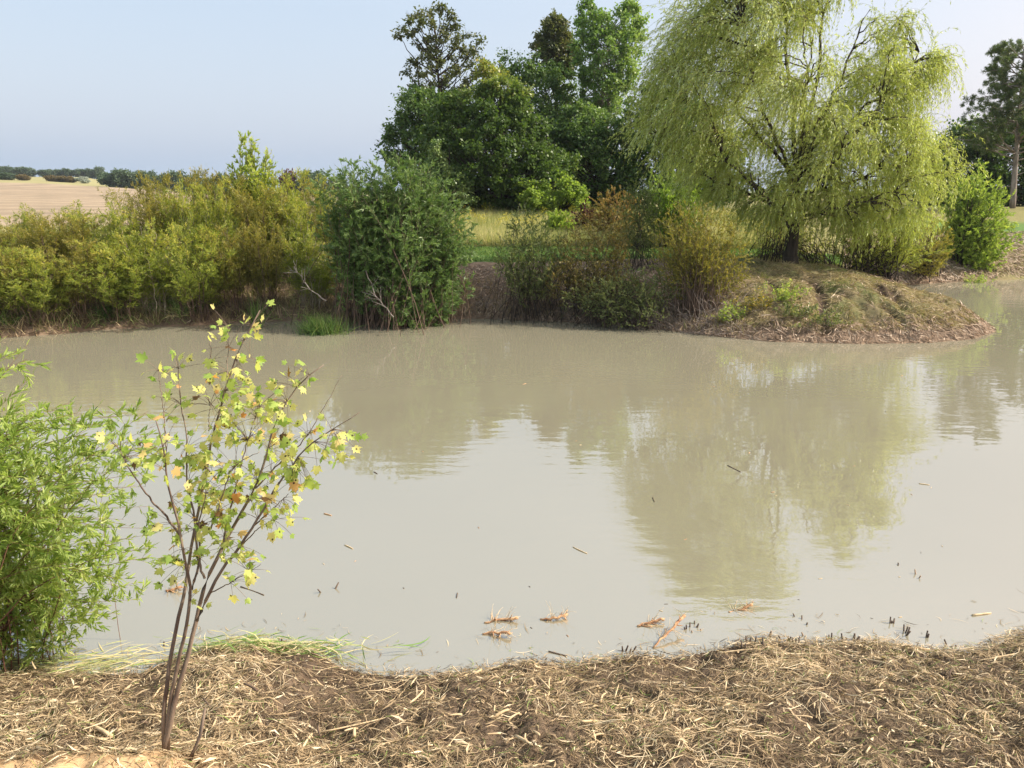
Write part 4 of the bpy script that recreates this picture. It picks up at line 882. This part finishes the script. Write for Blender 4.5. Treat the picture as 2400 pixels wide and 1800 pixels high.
# heap of cut green reeds at the water edge
cp = on_z(575, 1405)[:2]; n = 420
x = cp[0]+rng.normal(size=n)*0.30; y = cp[1]-0.02+rng.normal(size=n)*0.055; g = Geo()
strew(g, x, y, 0.07+0.16*rng.random(n), 0.004+0.006*rng.random(n), rng, np.clip(0.2+rng.random(n)*1.05, 0, 1), 0.08, 0.3, 4, 0.12, rng.normal(size=n)*0.6)
tag(g.build('cut_green_reeds', M['reedgreen']), 'heap of freshly cut green reed blades at the near water edge right of the sapling', 'reed heap')
cp = on_z(190, 1432)[:2]; n = 130; x = cp[0]+rng.normal(size=n)*0.33; y = cp[1]+rng.normal(size=n)*0.10; g = Geo()
strew(g, x, y, 0.08+0.22*rng.random(n), 0.004+0.006*rng.random(n), rng, np.clip(0.62+rng.random(n)*0.5, 0, 1), 0.03, 0.10, 3, 0.05, 0.25+rng.normal(size=n)*0.35)
tag(g.build('cut_reeds', M['reedgreen']), 'flattened pale reed stalks lying in the shallows left of the sapling', 'reed heap')

# far bank litter
def far_points(n, rng, px0, px1, smin, smax, y0=12, y1=24):
    y = y0+(y1-y0)*rng.random(n*3); px = px0+(px1-px0)*rng.random(n*3); x = x_at(px, y, 0.6); s = sdist(x, y)
    k = (s > smin) & (s < smax); return x[k][:n], y[k][:n], s[k][:n]
x, y, s = far_points(26000, rng, 930, 2230, -0.02, 3.0, 13.5, 22); n = len(x)
kk = rng.random(n) < np.where((x > 5) & (s > 0.7), 0.15, 1); x, y, s = x[kk], y[kk], s[kk]; n = len(x); g = Geo()
strew(g, x, y, 0.06+0.18*rng.random(n)**1.5, 0.008+0.012*rng.random(n), rng, np.clip(0.5+0.28*rng.normal(size=n), 0, 1), 0.05, 0.3, 3, 0.15)
tag(g.build('reed_debris', M['chips']), 'brown broken reed debris strewn over the far bank', 'litter', kind='stuff')
x, y, s = far_points(9000, rng, -500, 960, -0.05, 1.2, 12, 22); n = len(x); g = Geo()
strew(g, x, y, 0.10+0.3*rng.random(n)**1.5, 0.008+0.012*rng.random(n), rng, np.clip(0.35+0.25*rng.normal(size=n), 0, 0.9), 0.06, 0.12, 3, 0.15)
tag(g.build('bank_litter', M['straw']), 'pale fallen reed stems along the foot of the left thicket', 'litter', kind='stuff')
x, y, s = far_points(26000, rng, 1820, 2500, 0.0, 4.0, 21, 32); n = len(x); g = Geo()
strew(g, x, y, 0.10+0.2*rng.random(n)**1.5, 0.012+0.015*rng.random(n), rng, np.clip(0.62+0.25*rng.normal(size=n), 0, 1), 0.05, 0.3, 3, 0.15)
tag(g.build('shore_litter', M['chips']), 'tan reed litter on the far right shore', 'litter', kind='stuff')
# dry grass on the point
x = 4.2+9.5*rng.random(150000); y = 14+9*rng.random(150000); s = sdist(x, y); k = (s > 0.35) & (s < 5); x, y, s = x[k], y[k], s[k]
pn = fbm(x*1.3, y*1.3, 4); k = rng.random(len(x)) < np.clip(0.65+1.8*pn, .12, 1)*(1-0.9*sstep(0.03, 0.12, slotf(x, y))); x, y, s, pn = x[k], y[k], s[k], pn[k]; n = len(x)
eps = 0.05; gx = (height(x+eps, y, sdist(x+eps, y))-height(x-eps, y, sdist(x-eps, y)))/(2*eps)
d = unit(np.stack([-gx*2+0.3*rng.normal(size=n)+0.25, -0.5+0.5*rng.normal(size=n), 0.55+0*x], -1))
B = grow(np.stack([x, y, height(x, y)-0.01], -1), d, 0.05+0.13*rng.random(n)+0.14*sstep(0.08, 0.28, fbm(x*4.5, y*4.5, 2)), 4, 0.33, 0.10, rng)
t = np.clip(0.42+0.5*pn+0.22*rng.normal(size=n), 0, 0.9); gr = fbm(x*0.8+30, y*0.8, 3); t = np.where(rng.random(n) < np.clip(gr*1.6-0.02, 0.01, .5), 1.0, t+0.1)
g = Geo(); blade(g, B, 0.010, rdir(rng, n), t)
tag(g.build('dry_grass', M['drygrass']), 'matted dry grass thatch on the grassy point', 'grass', kind='stuff')
# lawn blades
n = 60000; y = 21.9+4.2*rng.random(n); x = x_at(930+1350*rng.random(n), y, 1.1); s = sdist(x, y); k = s > 1.1; x, y = x[k], y[k]; n = len(x)
B = grow(np.stack([x, y, height(x, y)-0.005], -1), unit(rng.normal(size=(n, 3))*0.4+[0, 0, 1]), 0.04+0.05*rng.random(n), 2, 0.1, 0.1, rng)
g = Geo(); blade(g, B, 0.014, rdir(rng, n), rng.random(n)); tag(g.build('lawn_grass', M['grass']), 'short green blades of the mown strip', 'grass', kind='stuff')
# meadow
n = 62000; y = 26+9.5*rng.random(n)**1.2; px = 880+850*rng.random(n); x = x_at(px, y, 1.3)
B = grow(np.stack([x, y, height(x, y)-0.02], -1), unit(rng.normal(size=(n, 3))*0.22+[0, 0, 1]), 0.25+0.4*rng.random(n), 3, 0.07, 0.1, rng)
g = Geo(); blade(g, B, 0.020, rdir(rng, n), np.clip(0.45+0.6*fbm(x*.6, y*.6, 3)+0.25*rng.normal(size=n), 0, 1)); tag(g.build('meadow_grass', M['meadow']), 'tall pale yellow meadow grass behind the mown strip', 'grass', kind='stuff')
n = 330; y = 26.3+8*rng.random(n); px = 900+760*rng.random(n); x = x_at(px, y, 1.3); z = height(x, y)+0.15+0.45*rng.random(n)
k = fbm(x*.7+9, y*.7, 2) > 0.04; x, y, z = x[k], y[k], z[k]; n = len(x); P = np.repeat(np.stack([x, y, z], -1), 50, 0)+rng.normal(size=(n*50, 3))*np.array([.10, .10, .09])
g = Geo(); leaf4(g, P, rdir(rng, len(P)), rdir(rng, len(P)), 0.045, 0.03, rng.random(len(P))); tag(g.build('goldenrod', M['goldenrod']), 'yellow goldenrod blooms scattered in the meadow', 'flowers', kind='stuff')
# goldenrod and tall grass behind the left thicket
n = 9000; y = 19+6*rng.random(n); px = -300+1100*rng.random(n); x = x_at(px, y, 1.3); s = sdist(x, y); k = s > 2; x, y = x[k], y[k]; n = len(x)
B = grow(np.stack([x, y, height(x, y)-0.02], -1), unit(rng.normal(size=(n, 3))*0.22+[0, 0, 1]), 0.5+0.5*rng.random(n), 3, 0.05, 0.06, rng)
g = Geo(); blade(g, B, 0.022, rdir(rng, n), rng.random(n)); tag(g.build('tall_grass', M['meadow']), 'tall yellowing grass behind the left thicket', 'grass', kind='stuff')

# ------------------------------------------------------------------ grass tufts (individuals)
def tuft(label, px, Y, h, n, spread, mat, seed, wd=0.012, s=None, lean=0.35, group=None):
    rng = np.random.default_rng(seed); x = float(x_at(px, Y, 0.2)); z = max(ground_z(x, Y), -0.03)
    root = empty('grass_tuft', (x, Y, z), label, 'grass', group)
    P0 = np.array([x, Y, z-0.02])+np.stack([rng.normal(size=n)*spread, rng.normal(size=n)*spread*.7, 0*np.arange(n)], -1)
    B = grow(P0, unit(rng.normal(size=(n, 3))*lean+[0, 0, 1]), h*(0.5+0.6*rng.random(n)), 5, 0.16, 0.05, rng)
    g = Geo(); blade(g, B, wd, rdir(rng, n), rng.random(n)); g.build('blades', mat, root)
tuft('bushy bright green grass tuft at the water edge left of the big willow bush', 695, 16.25, 0.55, 900, 0.20, M['grass'], 110, 0.012)
tuft('upright reed clump standing in the dark gap of the left thicket', 552, 16.9, 0.9, 60, 0.05, M['grass'], 111, 0.02, lean=0.12)
for i, px in enumerate([10, 330, 360, 395, 450, 150, 230]):
    Yb = float(on_z(px, np.interp(px, [a for a, b in farl], [b for a, b in farl]))[1])+0.35+0.2*(i % 3)
    tuft('loose tuft of long green sedge at the foot of the left thicket', px, Yb, 0.55, 130, 0.13, M['reedgreen'] if i % 2 else M['grass'], 120+i, 0.014, lean=0.4, group='sedge tufts along the left bank')

# rough olive grass under the shrubs
x, y, s = far_points(24000, rng, -500, 1640, 0.05, 1.7, 12, 21); n = len(x)
B = grow(np.stack([x, y, height(x, y)-0.02], -1), unit(rng.normal(size=(n, 3))*0.4+[0, 0, 1]), (0.12+0.4*rng.random(n))*np.where(x > -1, 0.45, 1), 4, 0.14, 0.1, rng)
g = Geo(); blade(g, B, 0.011, rdir(rng, n), np.clip(0.45+0.3*rng.normal(size=n)+0.5*fbm(x, y, 2), 0, 1)); tag(g.build('rough_grass', M['drygrass']), 'rough olive and straw-coloured grass under the shrubs of the far bank', 'grass', kind='stuff')
x, y, s = far_points(9000, rng, -500, 720, 0.03, 1.0, 12, 21); n = len(x); mk = fbm(x*1.2, y*1.2+8, 2) > -0.05; x, y = x[mk], y[mk]; n = len(x)
B = grow(np.stack([x, y, height(x, y)-0.02], -1), unit(rng.normal(size=(n, 3))*0.5+[0, 0, 1]), 0.12+0.4*rng.random(n)**1.5, 5, 0.16, 0.1, rng)
g = Geo(); blade(g, B, 0.012, rdir(rng, n), np.clip(rng.random(n)*0.9, 0, 1)); tag(g.build('bank_sedge', M['reedgreen']), 'green and yellowing sedge leaning over the water below the left thicket', 'grass', kind='stuff')
# small weeds on the point
for i, (px, Yw, mt, lb) in enumerate([(1690, 16.6, 'leaf_lime', 'leafy yellow-green weed on the left shoulder of the grassy point'), (1640, 16.4, 'leaf_olive', 'golden small weed left of the weed on the shoulder of the point'), (1720, 15.9, 'leaf_greyolive', 'low grey-green weed halfway down the face of the point'), (1585, 16.2, 'leaf_lime', 'pale weed beside the foot of the golden-brown fan shrub'), (1780, 15.6, 'leaf_greyolive', 'flat green weed low on the middle of the point'), (2118, 25.6, 'leaf_lime', 'little shrub in front of the small round tree on the right shore')]):
    rw = np.random.default_rng(300+i); xw = float(x_at(px, Yw, 0.6)); zw = ground_z(xw, Yw)
    rt_ = empty('weed', (xw, Yw, zw), lb, 'weed'); nw = 26
    B = grow(np.array([xw, Yw, zw-.02])+rw.normal(size=(nw, 3))*[.16, .12, 0], unit(rw.normal(size=(nw, 3))*.5+[0, 0, .9]), 0.25+0.25*rw.random(nw), 5, 0.06, 0.12, rw)
    g = Geo(); tubes(g, B, 0.004, 0.0015, 4); g.build('stems', M['twig_pale'], rt_)
    ii, tt_, p, tg = on_br(B, 26, 0.15, 1, rw); g = Geo(); leaf4(g, p, unit(tg*.4+perp(tg, rw)), unit(rdir(rw, len(p))+[0, 0, .9]), 0.06, 0.03, np.clip(rw.random(len(p)), 0, 1)); g.build('foliage', M[mt], rt_)

# ------------------------------------------------------------------ dead branches
def dead_branch(label, pts, Y, r, seed, name='dead_branch', mat='bark_grey', n=7, tl=0.5):
    rng = np.random.default_rng(seed); W_ = at([p[0] for p in pts], [p[1] for p in pts], Y)
    B = bez(W_[:1], W_[1:2], W_[2:3], 9); B[:, 1:-1] += rng.normal(size=B[:, 1:-1].shape)*0.02
    root = empty(name, B[0, 0], label, 'branch'); g = Geo(); tubes(g, B, r, r*0.3, 5); tw = side(B, n, 0.3, 1.0, tl, 0.6, 4, 0.02, 0.15, rng); tubes(g, tw, r*0.4, r*0.15, 4)
    t2 = side(tw, 2, 0.3, 1.0, tl*0.4, 0.6, 3, 0.02, 0.15, rng); tubes(g, t2, r*0.2, r*0.1, 3)
    g.build('twigs', M[mat], root)
dead_branch('bleached grey dead branch hanging in front of the big willow bush', [(850,685),(815,650),(790,585)], 16.35, 0.016, 130)
dead_branch('bleached grey dead branch lying low beside the bright grass tuft', [(705,650),(660,625),(635,575)], 16.5, 0.016, 131)
M['tangle'] = barkmat('tangle', (0.14, 0.11, 0.09), (0.38, 0.32, 0.27), 18)
rng = np.random.default_rng(132); n = 1500
x, y, s = far_points(n, rng, 1020, 1600, 0.0, 1.4, 14.5, 20); n = len(x)
B = grow(np.stack([x, y, height(x, y)], -1), unit(rng.normal(size=(n, 3))*[1, .7, .5]+[0, 0, .45]), 0.25+0.55*rng.random(n), 6, 0.07, 0.22, rng)
g = Geo(); tubes(g, B, 0.006, 0.002, 3); tag(g.build('twig_tangle', M['tangle']), 'tangle of bare grey twigs along the foot of the shrub row', 'twigs', kind='stuff')
# sucker stems round the willow trunk
n = 60; px = np.concatenate([1640+60*rng.random(30), 1730+110*rng.random(30)]); Yv = 21+0.8*rng.random(n); x = x_at(px, Yv, 1.0)
B = grow(np.stack([x, Yv, height(x, Yv)-0.03], -1), unit(np.stack([0.12+0.15*rng.normal(size=n), 0.1*rng.normal(size=n), 1+0*x], -1)), 0.8+0.5*rng.random(n), 6, -0.01, 0.06, rng)
g = Geo(); tubes(g, B, 0.010, 0.004, 4); tag(g.build('sucker_stems', M['bark_dark']), 'bare dark sucker stems standing around the foot of the weeping willow', 'stems', kind='stuff')

# ------------------------------------------------------------------ floating and standing debris, one by one
M['wood_orange'] = barkmat('wood_orange', (0.26, 0.12, 0.06), (0.60, 0.38, 0.20), 22, 0.7, 0.4, 1)
M['stalk_tan'] = barkmat('stalk_tan', (0.42, 0.30, 0.16), (0.68, 0.54, 0.33), 26, 0.6, 0.2, 1)
M['stalk_dark'] = barkmat('stalk_dark', (0.05, 0.035, 0.025), (0.14, 0.10, 0.07), 26, 0.6, 0.2, 1)
def stick(name, label, cat, px0, py0, px1, py1, r, mat, group=None, up=0.0, z=0.0, bend=0.03, split=False, seed=0):
    rng = np.random.default_rng(seed+int(px0*7+py0))
    a = on_z(px0, py0, z); b = on_z(px1, py1, z)
    if up >= 0 and z > 0:
        a[2] = ground_z(*a[:2]); b[2] = ground_z(*b[:2])
    a[2] = max(a[2], 0)+r*0.5+0.008*(z > 0); b[2] = max(b[2], 0)+r*0.5+up+0.008*(z > 0)
    c = (a+b)/2 + rng.normal(size=3)*np.linalg.norm(b-a)*bend + [0, 0, 0.01*(z > 0)]
    g = Geo(); B = bez(a[None], c[None], b[None], 5); tubes(g, B, r, r*0.75, 7)
    if split: tubes(g, np.stack([B[0, -2], b+rng.normal(size=3)*0.02+[0, 0, 0.01]])[None], r*0.6, r*0.2, 5)
    o = g.build(name, M[mat], loc=a); tag(o, label, cat, group); return o
def root_clump(label, px, py, L, ang, seed, mat='wood_orange', h=0.03):
    rng = np.random.default_rng(seed); c = on_z(px, py)
    o = empty('reed_root', (c[0], c[1], 0), label, 'root')
    d = np.array([cos(ang), sin(ang), 0]); a = c-d*L/2+[0, 0, 0.004]; b = c+d*L/2+[0, 0, h]
    B = bez(a[None], ((a+b)/2+rng.normal(size=3)*0.02)[None], b[None], 8); B[:, 1:-1] += rng.normal(size=B[:, 1:-1].shape)*0.004
    g = Geo(); tubes(g, B, 0.006, 0.011, 7); kn = side(B, 6, 0.1, 1, 0.08, 0.8, 4, 0, 0.25, rng); kn[..., 2] = np.maximum(kn[..., 2], 0.002); tubes(g, kn, 0.005, 0.0025, 5); g.build('rhizome', M[mat], o)
    rt = side(B, 20, 0.2, 1, 0.15, 1.1, 5, 0.05, 0.2, rng); rt[..., 2] = np.maximum(rt[..., 2], 0.003); g = Geo(); tubes(g, rt, 0.0018, 0.0009, 3); g.build('rootlets', M['stalk_tan'], o)
root_clump('orange torn reed root floating, upper one of the pair left of centre', 1082, 1344, 0.24, 0.1, 140)
root_clump('reddish torn reed root floating, lower one of the pair left of centre', 1072, 1374, 0.20, -0.2, 141)
root_clump('pale orange floating root just right of the pair of torn roots', 1196, 1336, 0.20, 0.15, 142)
root_clump('slim pale root floating in front of the big upturned reed root', 1405, 1350, 0.20, 0.2, 143)
root_clump('large bright orange reed root with splayed fibres touching the near bank', 1445, 1378, 0.36, 0.75, 144, h=0.10)
root_clump('orange-brown root floating inside the willow reflection', 1600, 1318, 0.20, 0.3, 145)
root_clump('brown floating leaf-like root beyond the sapling stems', 375, 1276, 0.12, 0.1, 146)
GS = 'cut sticks floating on the pond'
for px0, py0, px1, py1, r, mt, lb in [(520,1268,570,1286,.006,'stalk_dark','dark straight stick floating right of the sapling'),(1238,1182,1268,1196,.005,'stalk_tan','pale short stick floating near the centre of the pond'),(745,1178,762,1186,.006,'stalk_tan','short tan stick floating above the sapling tip line'),
    (1572,1006,1600,1020,.006,'stalk_dark','dark stick floating in the upper willow reflection'),(1060,1300,1060,1300,.005,'stalk_tan',''),(988,1282,986,1292,.005,'stalk_dark','tiny dark upright-looking twig left of centre'),
    (2100,1330,2140,1325,.008,'stalk_tan','pale thick reed piece floating at the right'),(1185,1408,1225,1418,.006,'stalk_dark','brown stick at the water edge near the centre'),(808,1020,815,1024,.006,'stalk_dark','tiny dark twig floating near the sky reflection'),
    (1985,1045,2008,1048,.005,'stalk_tan','thin pale stem floating at the right'),(700,1110,716,1114,.006,'wood_orange','small pinkish chip floating right of the sapling'),(1410,1075,1414,1085,.005,'stalk_dark','small dark chip on the sky reflection')]:
    if lb: stick('floating_stick', lb, 'stick', px0, py0, px1, py1, r, mt, None)
rng = np.random.default_rng(150)
for i in range(46):   # little floating bits
    px = rng.uniform(420, 2200); py = rng.uniform(800, 1400)**1.0; a = rng.uniform(0, 6.28); l = rng.uniform(3, 9)
    stick('floating_bit', 'tiny floating fragment of plant matter on the pond', 'debris', px, py, px+l*cos(a), py+l*sin(a)*0.5, rng.uniform(.0018, .004), ['stalk_tan', 'stalk_dark', 'wood_orange'][i % 3], 'tiny floating fragments')
GB = 'stubby cut reed stumps in the shallows'
spots = [(1195,1432),(1350,1400),(1490,1352),(1500,1350),(1510,1354),(1620,1395),(1650,1410),(1700,1378),(1745,1368),(1790,1378),(1830,1380),(1846,1372),(1880,1388),(1955,1362),(1998,1368),(1735,1340),(1660,1355),(1930,1345),(2060,1390),(605,1390),(1560,1412),(1585,1416),(1610,1420),(1720,1395),(235,1462),(160,1395),(350,1390),(700,1392),(1985,1240),(1944,1215),(708,1268)]
for i, (px, py) in enumerate(spots):
    c = on_z(px, py+6); rng = np.random.default_rng(160+i); n = int(rng.integers(1, 5))
    x = c[0]+rng.normal(size=n)*0.012; y = c[1]+rng.normal(size=n)*0.012; h = rng.uniform(0.006, 0.05, n)
    A = np.stack([x, y, 0*x-0.08], -1); T = A+np.stack([rng.normal(size=n)*.028, rng.normal(size=n)*.028, h+0.08+np.maximum(height(x, y), 0)], -1)
    g = Geo(); tubes(g, np.stack([A, (A+T)/2, T], 1), 0.004+0.008*rng.random(n), 0.005, 6)
    tag(g.build('reed_stump', M['stalk_dark'] if i % 4 else M['chips'], loc=(c[0], c[1], 0)), 'dark cut reed stump poking out of the shallows at the near bank', 'stump', GB)
# thicker stalks lying on the near bank
GR = 'cut reed stalks lying on the near bank'
named = [(480,1560,540,1485,.006,'pale stalk propped upright on the bank right of the sapling'),(600,1530,640,1560,.006,'forked dry stalk right of the sapling base'),(240,1580,150,1520,.011,'broad straw-coloured reed leaf leaning left of the sapling'),(1068,1520,1098,1508,.009,'bright yellow husk on the bank near the centre'),
         (1160,1470,1186,1522,.007,'long tan stalk slanting right of centre'),(1188,1470,1186,1515,.006,'tan stalk meeting another at an angle right of centre'),(1114,1580,1150,1625,.010,'brown thick stalk in the mud at the lower centre'),(1150,1570,1165,1592,.008,'short brown stalk on mud beside the thick one'),
         (690,1545,860,1500,.005,'long thin straw lying across the left part of the bank'),(1010,1470,1040,1440,.010,'cream split reed at the water edge below centre'),(1090,1452,1130,1475,.008,'brown reed section behind the waterline near centre'),(650,1600,672,1560,.007,'bone-pale stick standing at the lower left of centre'),
         (2110,1430,2190,1425,.007,'tan reed piece near the right edge of the bank'),(1540,1402,1640,1404,.007,'long reed lying along the waterline right of centre'),(1920,1388,2010,1392,.007,'cream reed lying along the waterline at the right')]
for q in named: stick('reed_stalk', q[5], 'stalk', q[0], q[1], q[2], q[3], q[4], 'stalk_tan', None, 0.02, 0.35 if q[1] > 1480 else 0.08)
rng = np.random.default_rng(170)
for i in range(280):
    px = rng.uniform(30, 2200); py = rng.uniform(1440, 1655); a = rng.uniform(0, 6.28); l = rng.uniform(14, 46)
    if px < 380 and py > 1590: continue
    stick('reed_stalk', 'short dry cut stalk lying in the straw litter of the near bank', 'stalk', px, py, px+l*cos(a), py+l*sin(a)*0.75, rng.uniform(.0022, .0062)*(1.6 if i % 11 == 0 else 1), ['stalk_tan', 'stalk_tan', 'stalk_tan', 'bark_brown'][i % 4], GR, rng.uniform(-.005, .02), 0.3, 0.08, seed=i)

# ------------------------------------------------------------------ thin late-summer haze
def haze():
    m, n, o = base_mat('thin_haze'); v = n.nodes.new('ShaderNodeVolumePrincipled')
    v.inputs['Color'].default_value = (0.80, 0.88, 1.0, 1); v.inputs['Density'].default_value = 0.00022; v.inputs['Anisotropy'].default_value = 0.2
    n.links.new(v.outputs[0], o.inputs['Volume'])
    x0, x1, y0, y1, z0, z1 = -2600, 2600, -2600, 2600, -3, 40
    g = Geo(); g.add([[x0,y0,z0],[x1,y0,z0],[x1,y1,z0],[x0,y1,z0],[x0,y0,z1],[x1,y0,z1],[x1,y1,z1],[x0,y1,z1]], [[0,3,2,1],[4,5,6,7],[0,1,5,4],[1,2,6,5],[2,3,7,6],[3,0,4,7]])
    tag(g.build('haze', m), 'thin pale haze', kind='stuff')
haze()
